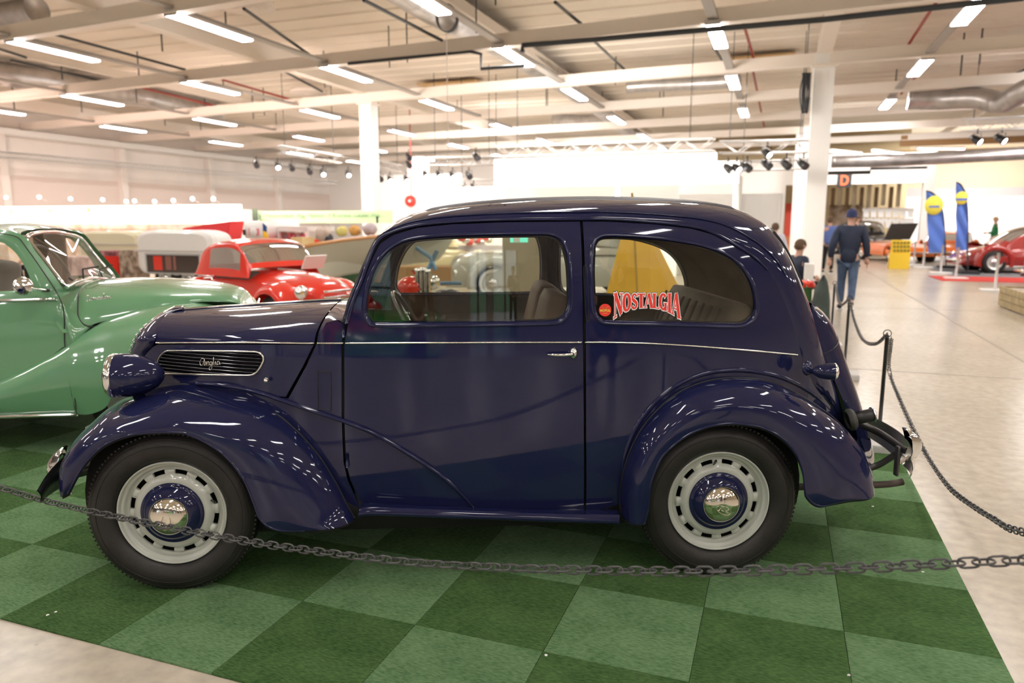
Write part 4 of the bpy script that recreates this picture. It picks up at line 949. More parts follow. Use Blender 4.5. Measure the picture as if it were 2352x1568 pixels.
q2 = UV(PZ(1951, 690, .77)); q3 = UV(PZ(1917, 655, .77))
rowpost(q2[0], q2[1], 'black chain post in front of the walking man'); rowpost(q3[0], q3[1], 'black chain post left of the walking man, farthest of the posts')
rowpost(.90, 1.90, 'black chain post at the near right corner of the carpet'); rowpost(-4.95, 1.90, 'black chain post at the near left corner of the carpet')
T = .79
fc = [H(-4.95, 1.95, T), H(-4.3, 1.95, .62), H(-3.6, 1.95, .50)]+[PV(a, b, 1.95) for a, b in ((0, 1120), (90, 1146), (200, 1172), (400, 1213), (580, 1245), (700, 1262), (850, 1281), (1000, 1295), (1200, 1305), (1400, 1310), (1600, 1312), (1850, 1307), (2100, 1298), (2352, 1286))]+[H(.90, 1.95, T)]
chain('front_barrier_chain', 'dark grey plastic chain sagging across in front of the navy saloon', fc, .0318)
rc = [H(.72, 5.30, T-.02)]+[PU(a, b, .86) for a, b in ((2042, 850), (2070, 925), (2100, 990), (2130, 1047), (2165, 1100), (2200, 1137), (2280, 1190), (2352, 1222))]+[H(.90, 1.95, T)]
chain('side_barrier_chain', 'dark plastic chain sagging over the concrete right of the carpet', rc, .0318)
a, b = H(.70, 5.33, T), H(q2[0], q2[1], T); chain('rear_barrier_chain', 'dark plastic chain running from the nearest post behind the tail', [a, a*.8+b*.2+[0, 0, -.14], (a+b)/2+[0, 0, -.22], a*.2+b*.8+[0, 0, -.14], b], .030)
a, b = b, H(q3[0], q3[1], T); chain('distant_barrier_chain', 'dark plastic chain between the two posts beside the walking man', [a, (a+b)/2+[0, 0, -.15], b], .030)

# ================================================================== the green saloon
GP = mat('green_paint', (.125, .30, .155), .25, coat=1.0)
gc = root('green_saloon', 'green vintage saloon with chrome-framed windscreen left of the navy car', 'car', (-2.2, 2.72, 0))
GY = 2.72
SHG = (PY(262, 635, 3.28)[0]-PY(145, 655, 2.1)[0])/1.18
def gm(V):                        # far side of the car, which stands slightly turned
    V = np.array(V, float); y = 2*GY-V[..., 1]; V[..., 0] += SHG*(y-V[..., 1]); V[..., 1] = y; return V
def R3(L, n=40): return spl(np.array([PY(a, b, y) for a, b, y in L]), 0, t=np.linspace(0, len(L)-1, n))
def gfull(G): return np.concatenate([G, gm(G)[:, -2::-1]], 1)
def gwrap(name, L, K, m_=GP, bulge=0, p=1.0, q=1.0, full=False, par=gc):
    G = wrapG(R3(L), R3(K), 18, p, bulge, q)
    if full: return grid(name, gfull(G), m_, par)
    o = grid(name, G, m_, par); grid(name, gm(G), m_, par, flip=True); return o
hood = gwrap('bonnet', [(146, 765, 1.96), (180, 757, 2.03), (215, 744, 2.10), (300, 720, 2.16), (380, 702, 2.2), (460, 693, 2.25), (540, 695, 2.35), (583, 712, 2.5)],
      [(196, 645, GY), (230, 642, GY), (262, 640, GY), (330, 638, GY), (420, 641, GY), (510, 650, GY), (565, 666, GY), (588, 702, GY)], full=True, p=.9)
for k in range(7): P = R3([(583-k*.5, 700+k*10, 2.5), (592, 700+k*10, GY)], 10); tube('grille_bar', np.vstack([P, gm(P)[-2::-1]]), .008, CHROME, gc, 6)
gf = gwrap('front_wing', [(176, 951, 1.90), (205, 951, 1.89), (236, 940, 1.88), (252, 922, 1.88), (262, 890, 1.88), (290, 850, 1.88), (350, 832, 1.9), (420, 845, 1.92), (470, 880, 1.98)],
      [(170, 784, 1.99), (200, 762, 2.05), (240, 738, 2.12), (290, 718, 2.18), (350, 702, 2.22), (420, 694, 2.25), (470, 696, 2.28), (510, 715, 2.28), (530, 770, 2.2)], bulge=.05, p=.95)
ld = gwrap('lower_door', [(-330, 966, 1.86), (-150, 960, 1.88), (0, 955, 1.89), (100, 952, 1.90), (174, 951, 1.90)], [(-330, 940, 1.9), (-150, 912, 1.92), (0, 872, 1.96), (110, 820, 1.98), (170, 784, 1.99)], bulge=.045)
gwrap('door_panel', [(-330, 938, 1.9), (-150, 912, 1.92), (0, 872, 1.96), (110, 820, 1.98), (146, 796, 1.985), (170, 784, 1.99)], [(-330, 672, 2.02), (-150, 670, 2.02), (0, 668, 2.02), (80, 668, 2.03), (146, 700, 2.03), (150, 762, 2.0)], p=1.0)
gwrap('scuttle_side', [(146, 797, 1.975), (158, 792, 1.98), (172, 784, 1.985), (215, 745, 2.12)], [(132, 690, 2.02), (146, 700, 2.02), (170, 750, 2.02), (216, 744, 2.12)])
GN = wrapG(R3([(-330, 545, 2.10), (-150, 528, 2.12), (-60, 525, 2.12), (0, 528, 2.12), (35, 533, 2.12), (60, 545, 2.13)]), R3([(-330, 530, GY), (-150, 513, GY), (-60, 510, GY), (0, 509.5, GY), (60, 511.5, GY), (118, 524, GY)]), 14)
rf = grid('roof_shell', gfull(GN), GP, gc)
# pillar between the door glass and the screen
out = R3([(-330, 545, 2.10), (-150, 528, 2.12), (-60, 525, 2.12), (0, 528, 2.12), (35, 533, 2.12), (62, 548, 2.12), (85, 582, 2.10), (115, 620, 2.08), (143, 660, 2.06), (160, 672, 2.10)], 60)
inn = R3([(-330, 560, 2.08), (-150, 548, 2.09), (-60, 550, 2.09), (0, 556, 2.09), (18, 565, 2.09), (38, 583, 2.08), (57, 612, 2.06), (70, 642, 2.04), (78, 668, 2.03), (130, 690, 2.02)], 60)
for f, fl in ((lambda v: v, False), (gm, True)):
    grid('window_pillar', f(loftG([inn, (inn+out)/2+[0, -.015, 0], out], 8)), GP, gc, flip=fl)
    tube('door_seam', f(R3([(0, 535, 2.085), (40, 545, 2.085), (65, 575, 2.075), (100, 625, 2.05), (135, 680, 2.005), (147, 720, 1.99), (149, 795, 1.965), (165, 850, 1.90), (175, 948, 1.875)], 60)), .0035, BLACK, gc, 6)
wl = [(147, 655, 2.12), (104, 600, 2.15), (72, 560, 2.17), (63, 545, 2.2), (75, 537, 2.3), (110, 532, 2.62), (150, 536, 2.95), (186, 548, 3.16), (215, 583, 3.24), (245, 617, 3.28), (262, 636, 3.28), (252, 642, 3.2), (215, 638, 2.8), (180, 645, 2.45), (158, 656, 2.2)]
WLp = spl(np.array([PY(*q) for q in wl]), 90, closed=True)
tube('screen_frame', WLp, .014, CHROME, gc, 10, closed=True, label='chrome windscreen frame')
cW = WLp.mean(0)+[.0, 0, .0]; mk('windscreen_glass', np.vstack([WLp, cW]), [(i, (i+1) % 90, 90) for i in range(90)], GLASSG, gc)
for L in (((193, 625, 2.5), (222, 618, 2.6)), ((232, 618, 2.9), (262, 612, 2.98))):
    pass
tube('wiper', [PY(192, 640, 2.5), PY(190, 618, 2.52), PY(226, 612, 2.75)], .006, PLASTIC, gc, 6); tube('wiper', [PY(235, 636, 2.95), PY(228, 620, 2.95), PY(258, 608, 3.15)], .006, PLASTIC, gc, 6)
tube('waist_strip', R3([(-200, 692, 2.0), (0, 690, 1.995), (102, 687.5, 2.0)], 20), .011, CHROME, gc, 8); tube('waist_strip', R3([(106, 687, 2.0), (130, 687, 2.0)], 4), .010, CHROME, gc, 8)
tube('sill_strip', R3([(-330, 970, 1.87), (0, 957, 1.88), (176, 952, 1.88)], 30), .013, CHROME, gc, 8)
mc = PY(53, 657, 1.85); mir_ = lathe('door_mirror', [(0, -.035), (.03, -.03), (.055, -.012), (.060, .0), (.058, .008), (.05, .012), (0, .015)], mc, (.75, -.55, .1), CHROME, gc, 32)
tube('mirror_arm', [mc, PY(85, 664, 1.9), PY(110, 667, 2.0)], .008, CHROME, mir_, 8); V, F = box(PY(105, 667, 1.99), (.05, .02, .02), ch=.006); mk('mirror_foot', V, F, PLASTIC, mir_)
tube('bonnet_seam', R3([(186, 660, 2.32), (181, 675, 2.2), (179, 700, 2.12), (180, 725, 2.085), (190, 742, 2.07), (205, 750, 2.085), (222, 749, 2.10)], 40), .0045, BLACK, gc, 6)
LIN = [[(0, .9), (.3, 1.0), (.25, .4), (.05, .1), (.35, .0), (.6, .3)], [(.6, .3), (.75, .6), (.75, .1), (.9, .15)], [(.9, .15), (1.05, .6), (1.1, .1), (1.3, .55), (1.45, .1), (1.6, .2)], [(1.95, .5), (1.7, .45), (1.65, .1), (1.95, .1)], [(2.2, .55), (2.0, .4), (2.1, .08), (2.3, .3), (2.2, .55)], [(2.4, .1), (2.65, .95), (2.55, 1.0), (2.55, .1), (2.75, .15)], [(2.75, .15), (2.85, .6), (2.9, .1), (3.05, .15)], [(3.05, .15), (3.15, .55), (3.2, .1), (3.4, .5), (3.5, .1), (3.7, .2)]]
bo = PY(199, 692, 2.045); ex_ = (PY(256, 686, 2.085)-bo)/3.7; script('name_badge', LIN, bo, ex_, (0, .0, .038), .0032, CHROME, gc, 5)
BR = mat('green_car_trim', (.13, .085, .055), .7)
# cabin: far side trim with window, seats, wheel
fs = np.array([PY(-330, 700, 2.1), PY(80, 700, 2.1), PY(60, 560, 2.15), PY(-330, 540, 2.15)]); 
for x0, x1, z0, z1 in ((-2.33, -2.08, .9, 1.46), (-3.6, -3.5, .9, 1.46), (-3.6, -1.95, .55, 1.06)):
    V, F = box(((x0+x1)/2, 2*GY-2.14, (z0+z1)/2), (x1-x0, .03, z1-z0), ch=.01); mk('cabin_trim', V, F, BR, gc)
V, F = box((-2.55, GY, .95), (.22, 1.1, .55), (1, 0, -.15), (.15, 0, 1), .06); mk('seat_backrest', V, F, mat('pale_seat', (.38, .33, .28), .7), gc, True)
V, F = box((-2.3, GY, .68), (.5, 1.1, .18), ch=.06); mk('seat_cushion', V, F, mat('pale_seat'), gc, True)
V, F = box((-1.75, GY, .96), (.14, 1.15, .14), ch=.04); mk('dashboard', V, F, mat('pale_dash', (.45, .40, .36), .5), gc, True)
sc = PY(200, 622, 2.5); sc[0] -= .25; n_ = np.array([.9, 0, .42]); n_ /= np.linalg.norm(n_); e2_ = np.cross(n_, [0, 1, 0])
tube('steering_wheel', np.array([sc+.2*(np.array([0, 1., 0])*math.cos(a)+e2_*math.sin(a)) for a in np.arange(32)*2*PI/32]), .012, PLASTIC, gc, 8, closed=True)
V, F = box((-2.4, GY, .42), (2.4, 1.1, .2), ch=.05); mk('chassis', V, F, DARK, gc)
V, F = box((-2.6, GY, .55), (1.9, 1.4, .1)); mk('floor_pan', V, F, DARK, gc)
V, F = box((-1.45, GY, .72), (.6, .6, .45), ch=.05); mk('engine_block', V, F, DARK, gc)
def simple_wheel(par, c, r, wd, ax=(0, 1, 0), rimc=RIM, cap=CHROME, white=False, n=36, local=False):
    V, F = latheVF([(r*.62, 0), (r*.70, -.01), (r*.86, -.014), (r*.97, .01), (r, .03), (r, wd-.03), (r*.97, wd-.01), (r*.7, wd+.01), (r*.6, wd)], c, ax, n); w_ = mk('wheel', V, F, RUBBER, par, local=local)
    V, F = latheVF([(r*.64, .0), (r*.60, .004), (r*.55, .03), (r*.40, .015), (r*.3, .01), (0, .01)], c, ax, n); mk('rim', V, F, rimc, w_, local=local)
    V, F = latheVF([(r*.30, .01), (r*.28, -.012), (r*.15, -.028), (0, -.032)], c, ax, 24); mk('hub_cap', V, F, cap, w_, local=local)
    if white: V, F = latheVF([(r*.66, -.008), (r*.70, -.015), (r*.86, -.019)], c, ax, n); mk('white_wall', V, F, WHITE, w_, local=local)
    return w_
for x in (-1.02, -3.5):
    simple_wheel(gc, (x, 2.02, .34), .34, .16); simple_wheel(gc, (x, 2*GY-2.02, .34), .34, .16, (0, -1, 0))
V, F = latheVF([(0, .36), (.05, .34), (.085, .27), (.10, .15), (.105, .02), (.10, 0), (.03, -.03), (0, -.035)], PY(560, 760, 1.95)*[0, 0, 1]+[-.28, 2.02, 0], (1, 0, 0), 24)
# ================================================================== smaller, out-of-focus cars
def interp_rail(prof, n): return spl(np.array(prof, float), n)
def mini_car(name, label, loc, rz, L, W, prof, cab, col, wx=(.2, .8), wr=.33, side_z=.72, ww=False, win=((.14, .44), (.52, .84)), lamps=True, grille=True, bw=1.0, taper=.35, group=None, lid=None):
    """prof: bonnet/body ridge (x/L from rear, z); cab: cabin arch (x/L, z); x=+ is the front"""
    r = root(name, label, 'car', loc, rz, group); X = lambda t: (t-.5)*L
    n = 60; P = mat(*col) if isinstance(col, tuple) else col
    ridge = spl(np.array([(X(a), 0, z) for a, z in prof]), n)
    t = (ridge[:, 0]-ridge[0, 0])/(ridge[-1, 0]-ridge[0, 0]+1e-9)
    hw = W/2*bw*(1-taper*np.clip(np.abs(2*t-1)-.45, 0, 1)**2/.30)
    lo = ridge.copy(); lo[:, 1] = -hw*.97; lo[:, 2] = .24
    mi = ridge.copy(); mi[:, 1] = -hw*1.02; mi[:, 2] = .24+(ridge[:, 2]*side_z-.24)*.5
    sh = ridge.copy(); sh[:, 1] = -hw*.98; sh[:, 2] = np.maximum(ridge[:, 2]*side_z, .25)
    side = loftG([lo, mi, sh], 8); up_ = wrapG(sh, ridge, 12, 1.0)[:, 1:]
    G = np.concatenate([side, up_], 1); Gm = G.copy(); Gm[:, :, 1] *= -1; G = np.concatenate([G, Gm[:, -2::-1]], 1)
    o = mk('body_shell', G.reshape(-1, 3), gridf(*G.shape[:2])+[tuple(range(G.shape[1])), tuple((n-1)*G.shape[1]+j for j in range(G.shape[1]-1, -1, -1))], P, r, True, local=True)
    if cab:
        a0 = spl(np.array([(X(a), 0, z) for a, z in cab]), 61); zb = min(cab[0][1], cab[-1][1]); s = np.linspace(0, 1, 61)
        a1 = a0.copy(); a1[:, 1] = -W*.41; cx = a0[:, 0].mean(); a1[:, 0] = cx+(a0[:, 0]-cx)*.93; a1[:, 2] = zb+(a0[:, 2]-zb)*.86
        top_ = wrapG(a1, a0, 10, 1.0, q=1.0); b0 = a1.copy(); b0[:, 2] = zb-.04; b0[:, 1] = -W*.455
        sd = np.array([b0+(a1-b0)*k for k in np.linspace(0, 1, 9)]).transpose(1, 0, 2)
        for i in range(61):
            for k in range(9): sd[i, k, 0] = cx+(a0[i, 0]-cx)*(.97-.04*k/8)
        G = np.concatenate([sd[:, :-1], top_], 1); Gm = G.copy(); Gm[:, :, 1] *= -1; G = np.concatenate([G, Gm[:, -2::-1]], 1); m_ = G.shape[1]
        def gl(i, j):
            jj = min(j, m_-2-j); u_ = i/60
            if 2 <= jj <= 6: return any(a*60 <= i < b*60 for a, b in win)
            if jj >= 9: return 3 <= i <= 13 or 46 <= i <= 56
            return False
        c = mk('cabin', G.reshape(-1, 3), gridf(61, m_, skip=gl), P, r, True, local=True); mk('glass', G.reshape(-1, 3), gridf(61, m_, skip=lambda i, j: not gl(i, j)), GLASSD, c, True, local=True)
        V, F = box((X(.42), 0, zb-.12), (L*.30, W*.75, .30), ch=.08); mk('seat', V, F, mat('car_interior', (.10, .08, .07), .7), r, True, local=True)
    for sgn in (-1, 1):
        for w0 in wx:
            simple_wheel(r, (X(w0), sgn*(W/2-.02), wr), wr, .15, (0, -sgn, 0), mat('silver_rim', (.6, .6, .58), .3, .6), white=ww, n=28, local=True)
            th = np.linspace(-.12*PI, 1.12*PI, 30); Lp = np.stack([X(w0)+wr*1.12*np.cos(th), 0*th-sgn*0, wr+wr*1.12*np.sin(th)], 1); Kp = np.stack([X(w0)+wr*1.62*np.cos(th), 0*th, wr+wr*1.62*np.sin(th)], 1)
            Lp[:, 1] = -(W/2+.05); Kp[:, 1] = -(W/2*bw-.10); Kp[:, 2] = np.maximum(Kp[:, 2], .22); Lp[:, 2] = np.maximum(Lp[:, 2], .2)
            Gf = wrapG(Lp, Kp, 9, .9, .02); Gf[:, :, 1] *= -sgn; mk('wing', Gf.reshape(-1, 3), gridf(30, 9, flip=sgn > 0), P, r, True, local=True)
            V, F = latheVF([(0, 0), (wr*1.10, 0)], (X(w0), sgn*(W/2-.16), wr), (0, 1, 0), 24); mk('wheel_housing', V, F, DARK, r, local=True)
        if lamps:
            c = (X(.965), sgn*W*(.34 if bw == 1 else .41), prof[-2][1]*.86+(0 if bw == 1 else .13)); V, F = latheVF([(0, .03), (.05, .028), (.085, .01), (.095, -.01), (.09, -.05), (.04, -.10)], c, (1, 0, 0), 20); h = mk('headlamp', V, F, CHROME, r, local=True)
    if grille:
        for k in range(4):
            V, F = box((X(.995)+.01, 0, .42+.075*k), (.03, W*.42, .028), ch=.008); mk('grille_bar', V, F, CHROME, r, True, local=True)
    for e in (-.005, 1.015):
        V, F = box((X(e), 0, .38), (.05, W*.92, .07), ch=.02); mk('bumper', V, F, CHROME, r, True, local=True)
    return r
RP = mat('bright_red_paint', (.72, .030, .015), .25, coat=1.0)
sal = [(0, .45), (.03, .72), (.12, .88), (.3, .95), (.62, .96), (.85, .93), (.95, .84), (.99, .60), (1.0, .35)]
def at_floor(px, py, d): # ground point under a picture position at depth d
    p = PV(px, py, d); return np.array([p[0], p[1], 0])
# the small red car: faces right and a little towards the camera
topo = [(0, .35), (.03, .55), (.10, .74), (.28, .86), (.55, .88), (.78, .84), (.92, .76), (.98, .60), (1.0, .34)]
tcab = [(.14, .82), (.18, 1.10), (.27, 1.25), (.39, 1.30), (.49, 1.28), (.55, 1.18), (.62, .92)]
rc_ = mini_car('small_red_car', 'small bright red vintage car behind the bonnet of the navy car', CAM*[1, 1, 0]+RT*(-3.43)+np.array([math.sin(YAW), math.cos(YAW), 0])*10.4, math.atan2(-1.85, 2.36)-YAW, 3.05, 1.27, topo, tcab, RP, (.17, .78), .29, .78, win=((.34, .80),), bw=.80, taper=.55)
V, F = box((1.60*.62, .0, 1.0), (.02, .34, .20), (1, 0, -.6), (.6, 0, 1)); mk('display_card', V, F, WHITE, rc_, False, local=True)
# ladybird-shaped red car, right
MR = mat('dark_red_paint', (.30, .018, .014), .25, coat=1.0)
drop = [(0, .34), (.02, .62), (.08, .82), (.25, .90), (.6, .88), (.85, .78), (.96, .62), (1.0, .40)]
dcab = [(.02, .70), (.12, 1.08), (.30, 1.38), (.48, 1.46), (.62, 1.38), (.72, 1.15), (.80, .86)]
mini_car('rounded_red_car', 'rounded dark red coupe behind the blue feather flags', H(7.55, 26.6, 0), PI-HY+.12, 4.9, 1.9, drop, dcab, MR, (.16, .83), .34, .78, win=((.30, .56), (.60, .80)), grille=False)
MR2 = mat('maroon_paint', (.17, .016, .018), .3, coat=1.0)
mini_car('maroon_car', 'maroon vintage car with raised pink-lit wing at the far right edge', H(7.6, 20.3, 0), PI-HY+.05, 4.2, 1.6, sal, [(.1, .9), (.2, 1.35), (.4, 1.5), (.6, 1.45), (.68, 1.25), (.72, .95)], MR2, (.18, .80), .35, .75)
OP = mat('orange_paint', (.80, .17, .02), .3, coat=1.0)
hB = math.atan2(-B[1], -B[0])
low = [(0, .40), (.03, .62), (.12, .74), (.4, .80), (.7, .74), (.9, .62), (.98, .48), (1.0, .30)]
oc = mini_car('orange_sports_car', 'orange sports car with its black bonnet lid raised', PV(2058, 560, 33)*[1, 1, 0], hB+.35, 3.6, 1.7, low, None, OP, (.18, .82), .30, .8, lamps=False, grille=False)
p_ = np.array([PV(2030, 550, 31.6), PV(2047, 513, 32.6), PV(2110, 512, 32.9), PV(2090, 550, 31.8)]); V, F = prismVF(p_, B*.06); mk('bonnet_lid', V, F, BLACK, oc, False)
mini_car('orange_coupe', 'orange coupe half hidden by the left feather flag', PV(2178, 560, 34)*[1, 1, 0], hB-.35, 3.6, 1.7, low, [(.15, .7), (.3, 1.1), (.45, 1.18), (.58, 1.1), (.72, .74)], OP, (.18, .82), .32, .8, lamps=False, grille=False)
mini_car('black_vintage_car', 'black vintage car in the doorway behind the walking man', PV(1985, 570, 38.2)*[1, 1, 0], hB+.5, 3.8, 1.5, sal, [(.08, .9), (.15, 1.4), (.35, 1.6), (.55, 1.58), (.62, 1.4), (.66, .95)], mat('gloss_black', (.01, .01, .012), .2, coat=1.0), (.18, .82), .34)
# seen through the windows
GW = mat('grey_white_paint', (.50, .50, .44), .25, coat=1.0)
mini_car('grey_white_saloon', 'grey-white saloon with a whitewall tyre, seen through the door window', PY(1275, 640, 12.4)*[1, 1, 0], PI+.05, 4.6, 1.75, sal, [(.06, .92), (.14, 1.25), (.3, 1.5), (.55, 1.5), (.64, 1.3), (.70, .95)], GW, (.18, .80), .33, .8, ww=True, grille=False)
mini_car('cream_car', 'small cream car seen through the front of the door window', PY(1000, 600, 17.5)*[1, 1, 0], .2, 3.6, 1.5, sal, [(.08, .9), (.15, 1.3), (.35, 1.45), (.55, 1.42), (.66, .95)], mat('cream_paint', (.62, .53, .30), .3, coat=1.0), (.18, .82), .32)
# behind the photographer, for the reflections
mini_car('green_roadster', 'bright green roadster mirrored in the door window', (-1.3, -8.6, 0), .25, 3.8, 1.5, [(0, .4), (.05, .7), (.2, .82), (.5, .84), (.8, .84), (.95, .78), (1, .4)], None, mat('bright_green_paint', (.03, .30, .04), .25, coat=1.0), (.16, .84), .32)
mini_car('mirrored_red_car', 'red car mirrored in the navy bodywork', (-4.5, -13.5, 0), 2.9, 3.9, 1.6, sal, [(.1, .9), (.2, 1.3), (.4, 1.45), (.6, 1.4), (.68, .95)], RP, (.18, .8), .33)
mini_car('mirrored_white_car', 'white car mirrored in the front wing', (-7.0, -10.0, 0), 2.4, 4.2, 1.7, sal, [(.1, .9), (.2, 1.3), (.4, 1.45), (.6, 1.4), (.68, .95)], mat('white_car_paint', (.75, .75, .74), .25, coat=1), (.18, .8), .33)

# ================================================================== people
def skin(name, pts, edges, rad, m, par, sub=1):
    me = bpy.data.meshes.new(name); me.from_pydata([tuple(map(float, p)) for p in pts], edges, []); o = bpy.data.objects.new(name, me); COL.objects.link(o)
    md = o.modifiers.new('s', 'SKIN'); md.use_smooth_shade = True
    for v, r in zip(me.skin_vertices[0].data, rad): v.radius = (r, r) if np.isscalar(r) else r
    me.skin_vertices[0].data[0].use_root = True
    if sub: o.modifiers.new('u', 'SUBSURF').levels = sub; o.modifiers['u'].render_levels = sub
    dg = bpy.context.evaluated_depsgraph_get(); m2 = bpy.data.meshes.new_from_object(o.evaluated_get(dg)); bpy.data.objects.remove(o)
    m2.name = name; m2.materials.clear(); m2.materials.append(m); q = bpy.data.objects.new(name, m2); COL.objects.link(q); q.parent = par; return q
SKINM = mat('skin', (.55, .32, .24), .6); HAIR = mat('brown_hair', (.10, .06, .035), .8)
def person(label, loc, rz, top_c, leg_c, pose='walk', h=1.78, cap=None, hair=HAIR, name='person', group=None, hem=None):
    r = root(name, label, 'person', loc, rz, group); s = h/1.78; r.scale = (s, s, s)
    # facing +x; left is +y
    if pose == 'walk': hipz = .93; kl, al, tl = (.10, .09, .50), (.14, .09, .075), (.28, .09, .03); kr, ar_, tr = (-.06, -.09, .48), (-.36, -.09, .17), (-.26, -.09, .05)
    elif pose == 'sit': hipz = .42; kl, al, tl = (.42, .12, .50), (.40, .12, .07), (.56, .12, .03); kr, ar_, tr = (.42, -.12, .50), (.40, -.12, .07), (.56, -.12, .03)
    else: hipz = .93; kl, al, tl = (.01, .11, .49), (-.02, .12, .075), (.14, .14, .03); kr, ar_, tr = (.01, -.11, .49), (-.02, -.12, .075), (.14, -.14, .03)
    lean = .06 if pose != 'stand' else .0; dz = hipz-.93
    ch = (lean, 0, 1.30+dz); nk = (lean*1.3, 0, 1.50+dz); hd = (lean*1.3+.03, 0, 1.66+dz); sh = 1.43+dz
    eL, wL = ((-.10, .27, 1.14+dz), (-.06, .29, .88+dz)); eR, wR = ((.0, -.27, 1.14+dz), (.10, -.29, .90+dz))
    if pose == 'sit': eL, wL = (.06, .25, 1.16+dz), (.30, .16, 1.10+dz); eR, wR = (.06, -.25, 1.16+dz), (.30, -.16, 1.10+dz)
    if pose == 'stand': eL, wL = (.05, .26, 1.14), (.25, .14, 1.12); 
    body = [(0, 0, hipz), (.01, 0, 1.12+dz), ch, nk, (lean*1.3+.01, 0, 1.56+dz), hd, (lean*1.3+.035, 0, 1.735+dz),
            (0, .09, hipz-.04), kl, al, tl, (0, -.09, hipz-.04), kr, ar_, tr, (lean, .18, sh), eL, wL, (lean, -.18, sh), eR, wR]
    E_ = [(0, 1), (1, 2), (2, 3), (3, 4), (4, 5), (5, 6), (0, 7), (7, 8), (8, 9), (9, 10), (0, 11), (11, 12), (12, 13), (13, 14), (2, 15), (15, 16), (16, 17), (2, 18), (18, 19), (19, 20)]
    rad = [(.13, .10), (.13, .10), (.15, .11), .06, .055, (.085, .095), (.07, .08), .085, .058, .042, .035, .085, .058, .042, .035, .065, .045, .030, .065, .045, .030]
    bodyo = skin('body', body, E_, rad, SKINM, r)
    # jacket: torso and sleeves, jeans: hips and legs, a little larger than the body
    jk = [(0, 0, hipz-.10), (.01, 0, 1.14+dz), ch, (lean*1.2, 0, 1.47+dz), (lean, .19, sh-.01), eL, tuple(np.array(wL)*.88+np.array(eL)*.12), (lean, -.19, sh-.01), eR, tuple(np.array(wR)*.88+np.array(eR)*.12)]
    skin('jacket', jk, [(0, 1), (1, 2), (2, 3), (2, 4), (4, 5), (5, 6), (2, 7), (7, 8), (8, 9)], [(.175, .15), (.175, .15), (.19, .155), (.08, .085), .085, .068, .052, .085, .068, .052], top_c, r)
    jn = [(0, 0, hipz+.02), (0, .085, hipz-.08), kl, tuple(np.array(al)+[0, 0, .03]), (0, -.085, hipz-.08), kr, tuple(np.array(ar_)+[0, 0, .03])]
    skin('jeans', jn, [(0, 1), (1, 2), (2, 3), (0, 4), (4, 5), (5, 6)], [(.15, .13), .105, .075, .062, .105, .075, .062], leg_c, r)
    if hem:
        a = np.arange(28)*2*PI/28; tube('jacket_hem', np.stack([.172*np.cos(a), .20*np.sin(a), 0*a+hipz-.03], 1), .014, hem, None, 6, closed=True); o = bpy.context.scene.objects[-1] if False else None
    for (a_, t_) in ((al, tl), (ar_, tr)):
        a_, t_ = np.array(a_), np.array(t_); d = t_-a_; d[2] = 0; d = d/np.linalg.norm(d); 
        V, F = tubeVF(spl(np.array([a_-d*.07-[0, 0, .02], a_+[0, 0, -.01], a_+d*.10-[0, 0, .025], a_+d*.19-[0, 0, .035]]), 12), np.array([.035, .045, .05, .052, .052, .05, .048, .046, .044, .04, .03, .012]), 12, sx=.95, sy=.85)
        V[:, 2] = np.maximum(V[:, 2], .002); sh_ = mk('shoe', V, F, mat('dark_shoe', (.03, .03, .04), .6), r, local=True)
        c = a_+d*.06; V2, F2 = box((c[0], c[1], min(a_[2], .09)-.065 if a_[2] < .12 else a_[2]-.10), (.29, .095, .022), d, ch=.008); mk('sole', V2, F2, WHITE, sh_, True, local=True)
    for w_, e_ in ((wL, eL), (wR, eR)):
        w_, e_ = np.array(w_), np.array(e_); d = w_-e_; d /= np.linalg.norm(d); pts = [w_, w_+d*.05, w_+d*.09]; ed = [(0, 1), (1, 2)]; rd = [.026, (.034, .018), (.036, .016)]
        side = np.cross(d, [0, 1, 0]); side /= np.linalg.norm(side)+1e-9
        for k in range(4):
            b = w_+d*.09+side*(.027-.018*k); pts += [b, b+d*.035+np.array([0, 0, 0]), b+d*(.062+.008*(k in (1, 2)))]; i = len(pts); ed += [(2, i-3), (i-3, i-2), (i-2, i-1)]; rd += [.009, .008, .007]
        pts += [w_+d*.04+side*.035, w_+d*.075+side*.05]; i = len(pts); ed += [(1, i-2), (i-2, i-1)]; rd += [.011, .009]
        skin('hand', pts, ed, rd, SKINM, bodyo, 0)
    hdv = np.array(hd)
    for sy in (-1, 1):
        V, F = latheVF([(0, .012), (.014, .010), (.022, .0), (.012, -.008)], hdv+[-.005, sy*.088, -.01], (0, sy, 0), 12); mk('ear', V, F, SKINM, bodyo, local=True)
        V, F = latheVF([(0, .006), (.008, .004), (.011, 0)], hdv+[.082, sy*.032, .012], (1, 0, 0), 10); mk('eye', V, F, mat('eye_dark', (.05, .04, .03), .2), bodyo, local=True)
    V, F = tubeVF([hdv+[.085, 0, .02], hdv+[.105, 0, -.02], hdv+[.09, 0, -.03]], [.008, .014, .008], 8); mk('nose', V, F, SKINM, bodyo, local=True)
    V, F = box(hdv+[.083, 0, -.055], (.01, .045, .008)); mk('mouth', V, F, mat('lip', (.40, .16, .13), .5), bodyo, False, local=True)
    G = []
    for i, ph in enumerate(np.linspace(0, PI*.5, 7)):
        G.append([hdv+[-.012+.105*math.cos(a)*math.cos(ph), .094*math.sin(a)*math.cos(ph), .012+(.105)*math.sin(ph)-(.05 if i == 0 else 0)*(1 if math.cos(a) < .3 else 0)] for a in np.arange(24)*2*PI/24])
    grid_o = mk('cap' if cap else 'hair', np.array(G).reshape(-1, 3), gridf(7, 24, False, True), cap or hair, r, local=True)
